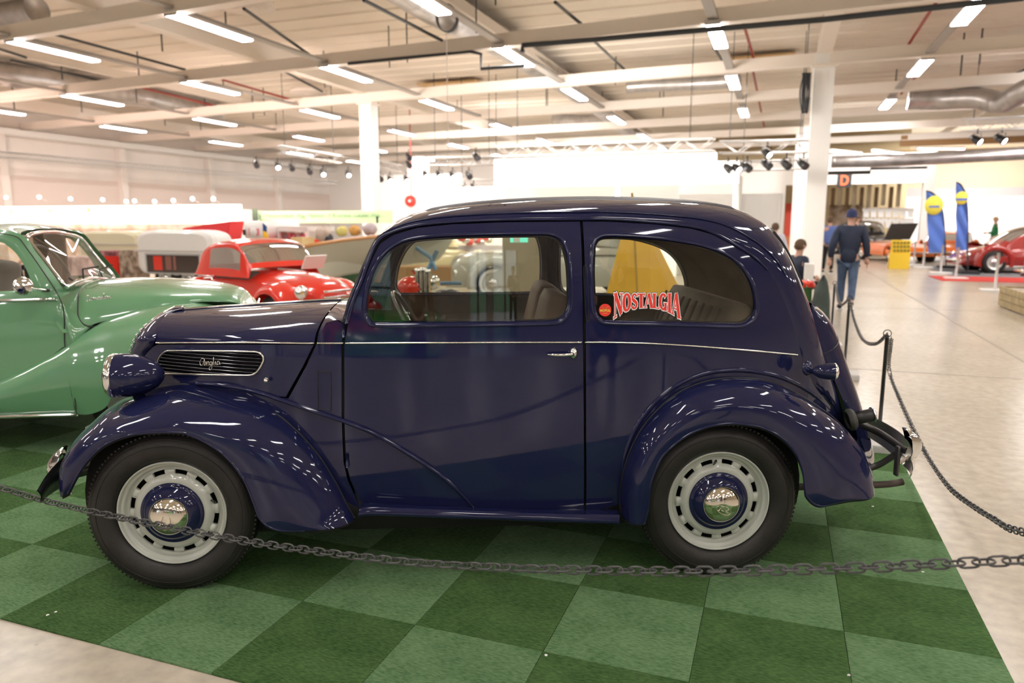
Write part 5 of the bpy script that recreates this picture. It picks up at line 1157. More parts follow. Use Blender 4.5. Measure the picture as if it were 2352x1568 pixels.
    if cap: V, F = prismVF([hdv+[.09+.075*math.cos(a), .075*math.sin(a), .02] for a in np.linspace(-PI/2, PI/2, 10)], (0, 0, .008)); mk('cap_peak', V, F, cap, grid_o, local=True)
    else: V, F = latheVF([(0, -.05), (.06, -.045), (.085, -.01), (.09, .03)], hdv+[-.035, 0, -.03], (0, 0, 1), 20); mk('hair_back', V, F, hair, grid_o, local=True)
    return r
NV = mat('navy_jacket', (.018, .028, .060), .75, noise=(5, .3, 3)); JN = mat('blue_jeans', (.085, .135, .24), .8, noise=(6, .35, 3)); NC = mat('navy_cap', (.02, .03, .10), .7)
mp = PZ(1940, 713, 0)
wm = person('man in navy jacket, blue jeans and navy cap walking away down the aisle', (mp[0], mp[1], 0), PI/2-HY-.10, NV, JN, 'walk', 1.76, NC)
a = np.arange(28)*2*PI/28; V, F = tubeVF(np.stack([.165*np.cos(a)+.0, .195*np.sin(a), 0*a+.80], 1), .017, 6, True)
GRYH = mat('grey_hem', (.30, .30, .32), .7)
skin('jacket_skirt', [(0, 0, 1.12), (0, 0, .96), (0, 0, .80)], [(0, 1), (1, 2)], [(.185, .16), (.18, .155), (.185, .16)], NV, wm)
V, F = tubeVF(np.stack([.165*np.cos(a), .20*np.sin(a), 0*a+.79], 1), .014, 6, True)
BLK = mat('black_clothes', (.012, .012, .014), .8); GRN = mat('green_shirt', (.02, .18, .07), .8); BLU = mat('blue_shirt', (.10, .16, .42), .8); LBL = mat('pale_shirt', (.55, .55, .65), .8)
def far_person(px, pyh, d, label, top_c, leg_c, pose='stand', rz=0, hh=1.75, hair=HAIR):
    p = PV(px, pyh, d); return person(label, (p[0], p[1], 0), rz, top_c, leg_c, pose, hh, None, hair)
far_person(1781, 520, 17, 'man with brown hair just above the tail of the navy car', LBL, BLK, 'stand', 1.2, 1.52)
far_person(1826, 590, 13.5, 'man in dark jacket sitting in front of the white column', NV, BLK, 'sit', .2, 1.75)
far_person(2287, 515, 34, 'person in green behind the rounded red coupe', GRN, BLK, 'stand', 2.5, 1.75, mat('fair_hair', (.45, .30, .18), .8))
far_person(1906, 520, 24, 'person in blue shirt behind the walking man', BLU, BLK, 'stand', 1.0, 1.7)
far_person(1968, 515, 28, 'person in black standing in the doorway', BLK, BLK, 'stand', -1.0, 1.75)
far_person(118, 585, 12.2, 'person in a dark jacket seen through the green car windscreen', mat('grey_blue_jacket', (.08, .10, .16), .8), BLK, 'sit', -1.5, 1.75)
far_person(88, 575, 12.6, 'person in lime yellow seen through the green car windscreen', mat('lime_shirt', (.6, .65, .08), .8), BLK, 'sit', -2, 1.8)
person('man standing before the glass doors, mirrored in the door window', (2.95, -18.6, 0), 1.5, BLK, BLK, 'stand', 1.75)
person('visitor in black beside the photographer, mirrored in the rear quarter', (2.95, -3.9, 0), 1.9, BLK, BLK, 'stand', 1.78)
person('visitor in a brown coat mirrored in the door', (.2, -5.6, 0), 1.4, mat('brown_coat', (.16, .09, .05), .8), BLK, 'stand', 1.75)

# ================================================================== stands, fascias and clutter
def vbox(px0, py0, px1, py1, v, dep, ch=0.0):
    """upright box whose front face fills a picture rectangle at hall depth v"""
    u0, z1 = hall(px0, py0, v)[0], hall((px0+px1)/2, py0, v)[1]; u1, z0 = hall(px1, py1, v)[0], hall((px0+px1)/2, py1, v)[1]
    return hbox(u0, u1, v, v+dep, max(z0, 0), z1, ch)
def vthing(name, label, cat, rect, v, dep, m, group=None, ch=0.0, floor=False):
    px0, py0, px1, py1 = rect
    if floor:
        u0, z1 = hall(px0, py0, v)[0], hall((px0+px1)/2, py0, v)[1]; u1 = hall(px1, py0, v)[0]; V, F = hbox(u0, u1, v, v+dep, 0, z1, ch)
    else: V, F = vbox(*rect, v, dep, ch)
    return tag(mk(name, V, F, m, None, ch > 0), label, cat, group)
def rot3(): return (tuple(A), (0, 0, 1), tuple(-B))
GLOWW = mat('white_painted_glow', (.9, .88, .85), .5, emit=(1.0, .95, .90), es=.9)  # glow put into the fascia boards in place of spotlights on them
GLOWW2 = mat('panel_painted_glow', (.88, .85, .82), .5, emit=(1.0, .93, .88), es=.10)  # faint emission put in to brighten the booth wall and partition
# overexposed white fascia with faint lettering
fas = vthing('sign_fascia', 'large white sign fascia, spotlight put in as glow, with pale lettering above the car roof', 'sign', (1135, 376, 1695, 425), 20, .3, GLOWW)
V, F = vbox(1135, 358, 1645, 378, 20.1, .2); mk('fascia_upper', V, F, GLOWW, fas, False)
u0, z0 = hall(1256, 391, 19.98); u1, _ = hall(1502, 391, 19.98)
text('lettering', 'SMULTRONSTÅLLET'[:0]+'NULL NG CAR', H((u0+u1)/2, 19.97, z0), rot3(), .34, mat('pale_letters', (.30, .29, .26), .6), fas, .005, sx=1.25)
for px in (1150, 1420, 1690):
    p = PV(px, 425, 20.1); V, F = box([p[0], p[1], p[2]/2], (.12, .12, p[2]), A); mk('fascia_leg', V, F, WHITE, fas, False)
vthing('booth_wall', 'white booth wall with added glow below the sign fascia', 'booth wall', (1050, 425, 1560, 480), 21, .1, GLOWW2, floor=True)
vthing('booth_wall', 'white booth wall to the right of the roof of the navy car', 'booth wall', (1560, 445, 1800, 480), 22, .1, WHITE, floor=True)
vthing('booth_wall', 'small white wall beside the leftmost doorway', 'booth wall', (1690, 400, 1700, 480), 20.5, 1.5, WHITE, floor=True)
# left: row of stalls with a white fascia, glow added
vthing('stall_fascia', 'long white stall fascia with added glow along the left wall', 'sign', (-60, 472, 545, 514), 18, .25, GLOWW)
vthing('stall_end_panel', 'white end panel of the long stall fascia', 'panel', (520, 480, 548, 560), 18, .9, WHITE, floor=True)
vthing('stall_partition', 'brown and cream back wall of the market stall at left', 'stall wall', (-60, 512, 520, 700), 19.5, .1, mat('stall_brown', (.42, .30, .22), .8, noise=(3, .6, 4, (.75, .62, .52))), floor=True)
for k, (px, py) in enumerate(((14, 453), (90, 452), (162, 456), (290, 462), (309, 461), (355, 462), (398, 460), (442, 456), (490, 456), (236, 458))):
    p = PV(px, py, 17.8); r = root('stall_lamp', 'small white lamp over the stall fascia, %s from the left' % ordi[[0, 1, 2, 4, 5, 6, 7, 8, 9, 3][k]], 'lamp', p, 0, 'small lamps over the stall fascia')
    lathe('lamp_head', [(0, .03), (.05, .02), (.06, -.04), (.02, -.07)], p, (.3, -.8, -.3), HOUS, r, 14); lathe('bulb', [(0, .05), (.04, .045), (.055, .025)], p, (.3, -.8, -.3), mat('small_bulb', (1, 1, 1), .5, emit=(1, .93, .85), es=12), r, 14)
    tube('lamp_arm', [p, p+B*.25+[0, 0, -.12]], .01, HOUS, r, 6)
# yellow logos, pennants
for k, (px, py) in enumerate(((115, 482), (203, 481), (25, 484))):
    c = PV(px, py, 17.95); V, F = latheVF([(0, 0), (.09, 0), (.09, .02), (0, .02)], c, -B, 16); tag(mk('logo_disc', V, F, mat('lime_disc', (.75, .85, .30), .5)), 'pale lime logo disc on the stall fascia, %s from the left' % ['second', 'third', 'first'][k], 'logo')
# caravans
def caravan(label, px0, px1, py0, py1, v, dep, m, winpx=None):
    u0 = hall(px0, py0, v)[0]; u1 = hall(px1, py0, v)[0]; z1 = hall((px0+px1)/2, py0, v)[1]; z0 = .35; r = root('caravan', label, 'caravan', H((u0+u1)/2, v+dep/2, 0), -HY)
    w_, h_ = (u1-u0)/2, (z1-z0)/2; a = np.linspace(0, 2*PI, 49)[:-1]; e = .38
    ol = np.array([(w_*math.copysign(abs(math.cos(t))**e, math.cos(t)), h_*math.copysign(abs(math.sin(t))**e, math.sin(t))) for t in a])
    secs = []
    for s_, k in ((.86, 0), (.97, .06), (1, .16), (1, dep-.16), (.97, dep-.06), (.86, dep)): secs.append([H((u0+u1)/2+x*s_, v+k, (z0+z1)/2+y*s_) for x, y in ol])
    V = np.array(secs).reshape(-1, 3); F = gridf(6, 48, False, True)+[tuple(range(48)), tuple(5*48+j for j in range(47, -1, -1))]
    mk('caravan_body', V, F, m, r, False)
    if winpx:
        V, F = vbox(*winpx, v-.02, .03, .01); wf = mk('caravan_window', V, F, mat('grey_frame', (.4, .4, .4), .4), r, False); x0, y0, x1, y1 = winpx; V, F = vbox(x0+4, y0+4, x1-4, y1-4, v-.03, .02, .005); mk('window_pane', V, F, mat('dark_window', (.05, .035, .03), .15, coat=1), wf, False)
        for k, (xa, xb) in enumerate(((.15, .32), (.36, .48), (.50, .56))):
            V, F = vbox(x0+(x1-x0)*xa, y0+6, x0+(x1-x0)*xb, y1-10, v-.035, .01); mk('curtain', V, F, [RP, mat('brown_curtain', (.25, .10, .08), .8)][k > 0], wf, False)
    V, F = vbox(px0+3, py0+(py1-py0)*.42, px1-3, py0+(py1-py0)*.45, v-.02, .03); mk('side_moulding', V, F, HOUS, r, False)
    for du in (-w_*.3, w_*.3): c = H((u0+u1)/2+du, v+.05, .3); simple_wheel(r, c, .3, .16, tuple(B), n=20)
    return r
CW = mat('caravan_white', (.78, .77, .75), .35, coat=.4)
caravan('white caravan with a dark window and red curtains left of the small red car', 305, 486, 528, 640, 12.5, .7, CW, (332, 582, 462, 630))
caravan('cream caravan behind the windscreen of the green car', 170, 318, 530, 600, 14.5, .7, mat('caravan_cream', (.68, .64, .45), .35, coat=.4))
vthing('stall_table', 'red-draped stall table behind the green car', 'table', (225, 588, 270, 640), 13, .8, RP, floor=True)
vthing('clothes_pile', 'dark and pink clothes lying on the red stall table', 'clothes', (225, 576, 268, 592), 13.2, .5, mat('pink_clothes', (.55, .25, .28), .8, noise=(6, .8, 3)))
vthing('clothes_rack', 'brown and cream clothes hanging right of the red stall table', 'clothes', (272, 575, 308, 700), 12.9, .4, mat('hung_clothes', (.45, .36, .28), .8, noise=(7, .7, 3, (.15, .10, .07))), floor=True)
vthing('stall_wares', 'pink and white wares piled behind the green car windscreen', 'wares', (110, 590, 200, 660), 13.5, .6, mat('pink_wares', (.70, .55, .52), .8, noise=(5, .5, 4, (.35, .22, .25))), floor=True)
vthing('stall_wares', 'yellow and orange wares at the far left behind the green car', 'wares', (-60, 560, 18, 660), 13.5, .6, mat('yellow_wares', (.75, .55, .35), .8, noise=(5, .5, 4, (.8, .7, .6))), floor=True)
# red awning
aw = [PV(420, 524, 15.6), PV(468, 516, 15.6), PV(500, 512, 15.6), PV(531, 508, 15.6), PV(524, 552, 15.6), PV(420, 556, 15.6)]
V, F = prismVF(aw, B*.5); tag(mk('awning', V, F, mat('red_awning', (.75, .05, .06), .7), None, False), 'red fabric awning above the white caravan', 'awning')
for k in range(4): vthing('hanging_shirt', 'red shirt hanging under the red awning, %s from the left' % ordi[k], 'shirt', (468+15*k, 545, 480+15*k, 580), 15.2, .05, RP, 'red shirts under the awning')
vthing('stall_roll', 'pale rolled cloth on top of the caravan stall', 'cloth', (350, 514, 440, 530), 17.5, .4, mat('pale_cloth', (.75, .55, .45), .8, noise=(3, .4, 3)))
# green banner and picture
bn = vthing('green_banner', 'long pale green banner with a line of grey writing', 'banner', (592, 484, 900, 512), 19, .04, mat('pale_green', (.42, .62, .34), .6), )
u0, z0 = hall(715, 494, 18.97); text('banner_text', 'Metallia  Transportteknik  Bygg  Maskiner  El & service  Lokaler  Hus', H(u0, 18.96, z0), rot3(), .17, mat('grey_green_ink', (.16, .28, .17), .6), bn, .003)
vthing('green_poster', 'dark green foliage poster beside the green banner', 'poster', (550, 480, 591, 515), 18.6, .05, mat('foliage', (.10, .16, .08), .8, noise=(2.5, .6, 3, (.04, .05, .06))))
# white kiosk van and red-white stall
kv = vthing('kiosk_van', 'white kiosk van with a red and white logo behind the small red car', 'van', (553, 507, 606, 552), 15, 1.6, CW, ch=.18, floor=False)
for rect, m_ in (((557, 527, 563, 540), mat('dark_window')), ((570, 525, 594, 540), mat('pink_sign', (.75, .25, .30), .6))): V, F = vbox(*rect, 14.97, .04); mk('van_window', V, F, m_, kv, False)
V, F = latheVF([(0, 0), (.11, 0), (.11, .01), (0, .01)], PV(582, 532, 14.95), -B, 20); mk('logo_disc', V, F, WHITE, kv)
fl = tag(mk('flag', *prismVF([PV(603, 512, 14.8), PV(612, 520, 14.8), PV(611, 552, 14.8), PV(604, 552, 14.8)], B*.02), mat('flag_blue', (.01, .06, .22), .7), None, False), 'small blue and yellow flag hanging beside the kiosk van', 'flag')
mk('flag_stripe', *prismVF([PV(604, 530, 14.75), PV(612, 534, 14.75), PV(618, 552, 14.75), PV(604, 552, 14.75)], B*.02), mat('flag_yellow', (.85, .50, .03), .7), fl, False)
st_ = vthing('red_white_stall', 'white framed stall with red goods behind the small red car', 'stall', (618, 520, 706, 531), 15.5, 1.2, CW)
for x in (618, 636, 700): V, F = vbox(x, 520, x+5, 556, 15.5, .1); mk('stall_post', V, F, WHITE, st_, False)
for x in range(6): V, F = vbox(640+x*10, 534+(x % 2)*3, 648+x*10, 550, 15.7, .2); mk('red_goods', V, F, [mat('pink_sign'), mat('grey_goods', (.6, .55, .55), .7)][x % 3 == 1], st_, False)
vthing('red_counter', 'red counter in front of the white framed stall', 'counter', (612, 549, 720, 560), 15.2, .5, RP, floor=True)
vthing('red_signboard', 'pinkish red sign strip above the kiosk van', 'sign', (596, 507, 632, 514), 16, .1, mat('red_strip', (.75, .22, .22), .7))
vthing('cardboard_box', 'ochre cardboard box standing on the boat deck', 'box', (668, 545, 695, 562), 12.4, .4, mat('ochre_card', (.75, .55, .28), .7))
for k, (x0, y0, x1, y1, c, lab) in enumerate(((770, 520, 800, 542, (.85, .75, .25), 'yellow machine'), (800, 516, 830, 542, (.85, .45, .12), 'orange and pink machine'), (832, 514, 866, 538, (.70, .62, .66), 'pale lilac bundle'), (720, 524, 764, 548, (.72, .58, .50), 'cream tangle of fittings'), (742, 540, 766, 552, (.10, .10, .14), 'dark rounded bag'))):
    c0 = PV((x0+x1)/2, (y0+y1)/2, 13); rr = (x1-x0)/2/1670*13*1.05
    V, F = latheVF([(0, rr*.8), (rr*.5, rr*.75), (rr*.85, rr*.45), (rr, .0), (rr*.9, -rr*.5), (rr*.6, -rr*.75), (0, -rr*.8)], c0, (0, 0, 1), 10)
    V += (rng.random(V.shape)-.5)*rr*.3; tag(mk('boat_gear', V, F, mat('gear%d' % k, c, .6, noise=(4, .4, 3))), lab+' lying on the boat behind the windscreen pillar', 'gear')
vthing('pennant_pole', 'small dark triangular pennant on the boat', 'pennant', (864, 497, 868, 512), 13, .02, BLACK)
# boat hull
n = 40; s = np.linspace(0, 1, n); top_e = spl(np.array([PV(664, 574, 11.3), PV(720, 562, 11.5), PV(790, 551, 12), PV(870, 543, 12.6), PV(960, 538, 13.2)]), n)
bot_e = spl(np.array([PV(700, 602, 11.9), PV(740, 622, 12.1), PV(790, 615, 12.6), PV(870, 600, 13.2), PV(955, 590, 13.7)]), n)
far_e = top_e+B*1.9*np.sin(np.clip(s*1.3, 0, 1)*PI/2)[:, None]; mid_e = (top_e*.45+bot_e*.55)-B*.16*np.sin(s*PI/2)[:, None]
bt = root('boat', 'pale grey-green wooden boat hull with a varnished gunwale behind the red car', 'boat', (top_e[20][0], top_e[20][1], 0))
grid('hull', loftG([top_e, mid_e, bot_e], 12), mat('hull_paint', (.55, .56, .46), .35, coat=.5), bt); keel = (bot_e+far_e)/2; keel[:, 2] = bot_e[:, 2]-.10
grid('hull_far_side', loftG([bot_e, keel, far_e], 10), mat('hull_paint'), bt); grid('deck', loftG([top_e, far_e], 4), mat('deck_wood', (.35, .18, .07), .5), bt)
tube('gunwale', top_e, .035, mat('varnish', (.50, .24, .07), .3, coat=.8), bt, 8)
for px in (740, 860): p = PV(px, 640, 12.8); V, F = box([p[0], p[1], .22], (.12, 1.2, .44), A); mk('boat_cradle', V, F, mat('cradle_wood', (.3, .2, .1), .7), bt, False)
vthing('green_tarpaulin', 'dark green tarpaulin below the boat hull', 'tarpaulin', (745, 612, 850, 640), 13.6, .4, mat('tarp', (.05, .12, .05), .8), floor=True)
# hose reel
rc0 = PV(943, 462, 30); V, F = latheVF([(0, .12), (.09, .12), (.10, .06), (.24, .05), (.25, .09), (.26, .0), (.26, -.08), (0, -.08)], rc0, -B, 32); hr = tag(mk('hose_reel', V, F, mat('reel_red', (.80, .04, .03), .4)), 'round red fire hose reel on a white pillar', 'hose reel')
V, F = latheVF([(0, .14), (.05, .135), (.06, .12)], rc0, -B, 16); mk('reel_hub', V, F, WHITE, hr); tube('reel_pipe', [rc0+[0, 0, .2]+B*.1, rc0+[0, 0, 4.2]+B*.1], .03, mat('red_pipe'), hr, 6)
vthing('white_pillar', 'white pillar carrying the red hose reel', 'pillar', (935, 360, 972, 520), 30.3, .6, WHITE, floor=True)
vthing('wall_panel', 'off-white partition behind the hose reel', 'partition', (872, 400, 1060, 520), 33, .1, GLOWW2, floor=True)
vthing('cream_stand_wall', 'cream stand wall below the small spotlights', 'partition', (1048, 425, 1290, 500), 26, .1, mat('cream_wall', (.85, .80, .66), .6, emit=(1, .93, .8), es=.25), floor=True)  # emission added to the wall colour to brighten it
# trusses with stage lights
TR = mat('truss_metal', (.70, .69, .68), .35, .6)
def truss(label, p, q, w_=.26):
    p, q = np.array(p), np.array(q); r = root('lighting_truss', label, 'truss', p); d = q-p; L = np.linalg.norm(d); d /= L; sd = np.cross(d, [0, 0, 1]); sd /= np.linalg.norm(sd)
    C = [sd*w_/2, -sd*w_/2, sd*w_/2+UPZ*w_, -sd*w_/2+UPZ*w_]
    for c in C: tube('chord', [p+c, q+c], .028, TR, r, 6)
    n = max(2, int(L/w_/1.3)); mb = MB()
    for i in range(n):
        a, b = p+d*L*i/n, p+d*L*(i+1)/n
        for s in (0, 1): mb.add(*tubeVF([a+C[s], b+C[s+2]] if i % 2 else [a+C[s+2], b+C[s]], .013, 5))
        mb.add(*tubeVF([a+C[0], b+C[1]], .013, 5))
    o = mb.out('truss_brace', TR, r, True); o['kind'] = 'stuff'
    for s in (.1, .9): c = p+d*L*s; tube('truss_hanger', [c+[0, 0, w_], [c[0], c[1], ZC]], .012, PIPE, r, 5)
    return r
truss('white aluminium truss right of the stage lights at left', PV(640, 352, 22), PV(780, 375, 24)); truss('short bright truss just right of the left column', PV(868, 384, 25), PV(918, 396, 26)); truss('long truss behind the white sign fascia, left end', PV(985, 380, 24), PV(1140, 378, 23.5))
truss('truss running along the top of the white sign fascia', PV(1145, 360, 21.5), PV(1640, 345, 20.5), .3); truss('truss with spotlights between fascia and right column', PV(1655, 352, 22), PV(1862, 350, 21.5), .32); truss('lower truss between fascia and right column', PV(1690, 392, 23), PV(1850, 388, 22.5), .25)
truss('truss at the far upper right over the red cars', PV(2215, 302, 27), PV(2420, 292, 25), .35); truss('small truss above the cream stand wall', PV(1052, 425, 25), PV(1150, 425, 25), .2); truss('thin long truss along the left wall', H(-29.5, 16, 4.1), H(-29.0, 44, 4.1), .2)
BM = mat('lit_lens', (1, 1, 1), .5, emit=(1, .95, 1.0), es=9)
sp = [(589, 378, 22, 0), (638, 382, 22, 1), (670, 385, 23, 0), (711, 393, 23, 0), (742, 398, 23, 1), (800, 400, 24, 2), (874, 410, 24, 0), (896, 412, 24, 2), (934, 412, 24, 2), (978, 402, 23, 1), (1009, 402, 23, 1), (1040, 404, 23, 2), (1077, 403, 23, 0), (1094, 360, 21, 0), (1068, 437, 24, 0), (1149, 436, 24, 0), (1088, 432, 24, 2),
      (1672, 386, 20, 0), (1692, 386, 20, 2), (1716, 384, 20, 0), (1762, 378, 20, 0), (1806, 378, 20, 0), (1845, 378, 20, 0), (1762, 352, 20, 2), (2244, 322, 26, 2), (2300, 320, 26, 2), (939, 361, 24, 0), (939, 378, 24, 0)]
for k, (px, py, v, lit) in enumerate(sp):
    p = PV(px, py, v); s = .20 if lit != 2 or px < 2000 else .24
    r = root('stage_spotlight', 'black stage spotlight %s, near the %s' % (['unlit', 'with a violet-white lens', 'shining white'][lit], ['left trusses, %s from the left' % ordi[min(k, 10)] if k < 11 else 'cream stand, %s there' % ordi[k-11] if k < 17 else 'right column, %s from the left' % ordi[min(k-17, 10)]][0]), 'spotlight', p, 0, 'stage spotlights on the trusses')
    d = np.array([.35, -.75, -.55]); d /= np.linalg.norm(d)
    lathe('lamp_can', [(0, -s*.9), (s*.35, -s*.85), (s*.45, -s*.3), (s*.5, s*.5), (s*.48, s*.6), (s*.40, s*.5)], p, d, BLACK, r, 16)
    lathe('lens', [(0, s*.52), (s*.42, s*.5)], p, d, BM if lit else mat('dark_lens', (.05, .05, .06), .1), r, 16)
    tube('yoke', [p+[-s*.5, 0, 0], p+[-s*.5, 0, s*.8], p+[s*.5, 0, s*.8], p+[s*.5, 0, 0]], .012, BLACK, r, 5); tube('clamp', [p+[0, 0, s*.8], p+[0, 0, s*1.4]], .02, BLACK, r, 6)
# D sign over the doorway
sg = vthing('gate_sign', 'black square sign with an orange letter D over the doorway', 'sign', (1924, 401, 1955, 430), 37.85, .13, BLACK)
u0, z0 = hall(1939.5, 415, 37.8); text('letter', 'D', H(u0, 37.82, z0), rot3(), .64, mat('orange_letter', (.95, .13, .03), .5), sg, .01, sx=.8, bold=.015)
vthing('cable_tray', 'black cable tray above the gate sign', 'cable tray', (1900, 392, 2000, 400), 29.5, .3, BLACK); vthing('cable_tray', 'black cable tray stepping right towards the brown fascia', 'cable tray', (2000, 383, 2130, 388), 29.5, .3, BLACK)
# white shirts wall in the doorway
for i in range(7):
    for j in range(3):
        x0 = 1982+i*17; y0 = 477+j*24
        if j == 2 and i > 1: continue
        P2 = [(0, 0), (.3, .0), (.38, .08), (.62, .08), (.7, 0), (1, 0), (1.12, .3), (.95, .38), (.92, 1), (.08, 1), (.05, .38), (-.12, .3)]
        V, F = prismVF([PV(x0+x*15, y0+y*22, 41+.2*j) for x, y in P2], B*.04); tag(mk('white_shirt', V, F, mat('shirt_white', (.88, .88, .88), .8), None, False), 'white printed shirt hanging in the doorway, row %s from the top, %s from the left' % (ordi[j], ordi[i]), 'shirt', 'white shirts on the doorway wall')
vthing('merchandise_wall', 'brown and dark merchandise wall left of the white shirts', 'stall wall', (1905, 470, 1984, 600), 42.6, .2, mat('merch', (.28, .20, .12), .8, noise=(3.5, .8, 4, (.55, .45, .38))), floor=True)
vthing('orange_stall', 'orange stall seen through the narrow gap left of the column', 'stall wall', (1805, 470, 1842, 600), 42.6, .2, mat('orange_stall_m', (.80, .42, .12), .7, noise=(2, .5, 3, (.7, .15, .08))), floor=True)
V, F = hbox(.15, .55, 41, 41.1, .8, 2.5); tag(mk('red_poster', V, F, mat('red_poster_m', (.75, .10, .06), .7), None, False), 'red poster in the narrow gap left of the column', 'poster')
# yellow display rack
yr = vthing('display_rack', 'yellow wire display rack with dark labels in front of the orange sports car', 'rack', (2046, 582, 2091, 592), 27, .5, mat('rack_yellow', (.85, .58, .04), .6), floor=True)
V, F = vbox(2048, 551, 2090, 582, 27.1, .06); mk('rack_panel', V, F, mat('rack_yellow'), yr, False)
for i in range(5):
    for j in range(3): V, F = vbox(2052+i*8, 555+j*9, 2057+i*8, 560+j*9, 27.07, .02); mk('label_card', V, F, mat('olive_card', (.25, .2, .03), .7), yr, False)
# feather flags
def feather(label, base, topp, wpx, v, tilt=0):
    (bx_, by_), (tx, ty) = base, topp; n = 40; r = root('feather_flag', label, 'flag', PV(bx_, 620, v)*[1, 1, 0], 0, 'blue feather flags')
    L_ = [(bx_+(tx-bx_)*s, by_+(ty-by_)*s) for s in np.linspace(0, 1, n)]
    R_ = [(x+wpx*(math.sqrt(max(0, 1-s**5))), y) for (x, y), s in zip(L_, np.linspace(0, 1, n))]
    P = [PV(x, y, v) for x, y in L_]+[PV(x, y, v) for x, y in R_[::-1]]; 
    G = np.array([[PV(a[0]+(b[0]-a[0])*k, a[1], v)+B*.05*math.sin(k*6+i*.4) for k in np.linspace(0, 1, 8)] for i, (a, b) in enumerate(zip(L_, R_))])
    grid('flag_cloth', G, mat('flag_royal', (.10, .20, .62), .7), r)
    P = spl(np.array([PV(R_[0][0], 640, v)*[1, 1, 0]]+[PV(R_[0][0], by_, v)]+[PV(x+1, y, v) for x, y in R_[2::4]]+[PV(tx, ty-1, v)]), 40); tube('flag_pole', P, .02, PIPE, r, 6)
    cx = (L_[31][0]+R_[31][0])/2; cy = L_[30][1]; V, F = latheVF([(0, 0), (wpx*.42/1670*v*1.02, 0), (wpx*.42/1670*v*1.02, .02), (0, .02)], PV(cx, cy, v)-B*.09, -B, 24); V[:, 2] = V[:, 2].mean()+(V[:, 2]-V[:, 2].mean())*1.15; mk('flag_disc', V, F, mat('flag_disc_yellow', (.88, .78, .10), .6), r, label='yellow disc')
    V, F = box(PV(cx, cy+3, v)-B*.12, (.30, .02, .06), A); mk('flag_mark', V, F, mat('flag_royal'), r, False)
    V, F = box(PV(R_[0][0], 640, v)*[1, 1, 0]+[0, 0, .05], (.5, .5, .1), A); mk('flag_foot', V, F, PIPE, r, False)
feather('short broad blue feather flag with a yellow disc, left of the pair', (2133, 580), (2127, 439), 38, 28); feather('tall narrow blue feather flag with a yellow disc, right of the pair', (2196, 575), (2196, 419), 26, 25)
vthing('glowing_strip_lamp', 'bright white strip lamp across the left feather flag', 'sign', (2130, 477, 2176, 488), 29, .1, GLOWW)  # glowing white strip lamp across the flag
# white-based barrier posts along the right displays
for k, (px, py, lab) in enumerate(((2120, 615, 'beside the orange sports car'), (2098, 610, 'in front of the yellow rack'), (2160, 628, 'left of the rounded red coupe'), (2195, 640, 'on the red carpet strip'), (2285, 668, 'in front of the maroon car'))):
    p = PZ(px, py, 0); r = root('barrier_stand', 'grey barrier stand on a white base %s' % lab, 'barrier post', p, -HY, 'white-based barrier stands at right'); tube('pole', [p, p+[0, 0, .85]], .03, HOUS, r, 8); V, F = box(p+[0, 0, .02], (.55, .4, .04), A, ch=.01); mk('base', V, F, WHITE, r, False)
V, F = hbox(*[UV(PZ(2150, 640, 0))[0], UV(PZ(2500, 640, 0))[0]], UV(PZ(2200, 640, 0))[1]-1.0, UV(PZ(2200, 640, 0))[1]+.9, .001, .012); tag(mk('red_carpet', V, F, mat('red_carpet_m', (.55, .04, .03), .9), None, False), 'red carpet strip in front of the rounded red coupe', 'carpet')
V, F = hbox(4.7, 14, 22.3, 29.5, .001, .008); tag(mk('grey_carpet', V, F, mat('grey_carpet_m', (.17, .17, .18), .9), None, False), 'grey carpet under the rounded red coupe', 'carpet')
# wooden planter at right
u0, v0, _ = UV(PZ(2292, 703, 0)); pl = root('wooden_planter', 'low wooden planter box with a yellow flower at the right edge', 'planter', H(u0, v0, 0), -HY)
z1 = .36; u0b, v0b, _ = UV(PZ(2352, 735, 0)); L_ = v0-v0b+1.2
for k in range(3):
    V, F = hbox(u0, u0+.04, v0-L_, v0, .02+k*.12, .02+k*.12+.112, .006); mk('plank', V, F, mat('planter_wood', (.42, .33, .18), .7, noise=(8, .3, 4)), pl, False)
    V, F = hbox(u0, u0+3.5, v0-.02, v0+.02, .02+k*.12, .02+k*.12+.112, .006); mk('plank', V, F, mat('planter_wood'), pl, False)
    V, F = hbox(u0+3.5, u0+3.54, v0-L_, v0, .02+k*.12, .02+k*.12+.112, .006); mk('plank', V, F, mat('planter_wood'), pl, False)
V, F = hbox(u0+.04, u0+3.5, v0-L_, v0, .0, .34); mk('gravel', V, F, mat('planter_fill', (.60, .50, .42), .9, noise=(20, .5, 4)), pl, False)
for k in range(5): c = H(u0+.35+.18*k, v0-1.0-.1*(k % 2), .42+.02*(k % 3)); V, F = latheVF([(0, .05), (.05, .03), (.07, .0), (.04, -.03), (.01, -.12)], c, (0, 0, 1), 10); mk('flower', V, F, mat('flower_yellow', (.85, .50, .05), .7), pl)
# figure-like dark green cloaked object, white box and red poinsettia near the column base
gp = PV(1885, 640, 11.6); r = root('cloaked_statue', 'dark green draped statue behind the tail of the navy car', 'statue', gp*[1, 1, 0])
prof = [(.21, 0), (.22, .10), (.19, .25), (.16, .40), (.14, .52), (.11, .62), (.07, .71), (.02, .78), (0, .79)]
V, F = latheVF([(a*.75, b*.95) for a, b in prof], gp*[1, 1, 0], (.06, 0, 1), 24); V += (rng.random(V.shape)-.5)*.02; mk('drapery', V, F, mat('statue_green', (.045, .07, .06), .6, noise=(5, .5, 3)), r)
vthing('white_plinth', 'white plinth box beside the red flowers', 'plinth', (1849, 606, 1868, 648), 12.6, .3, WHITE)
pf = vthing('flower_pot', 'pot of red flowers with green leaves behind the tail of the navy car', 'flowers', (1846, 660, 1866, 690), 12.0, .3, mat('leaf_green', (.03, .09, .02), .7), floor=True)
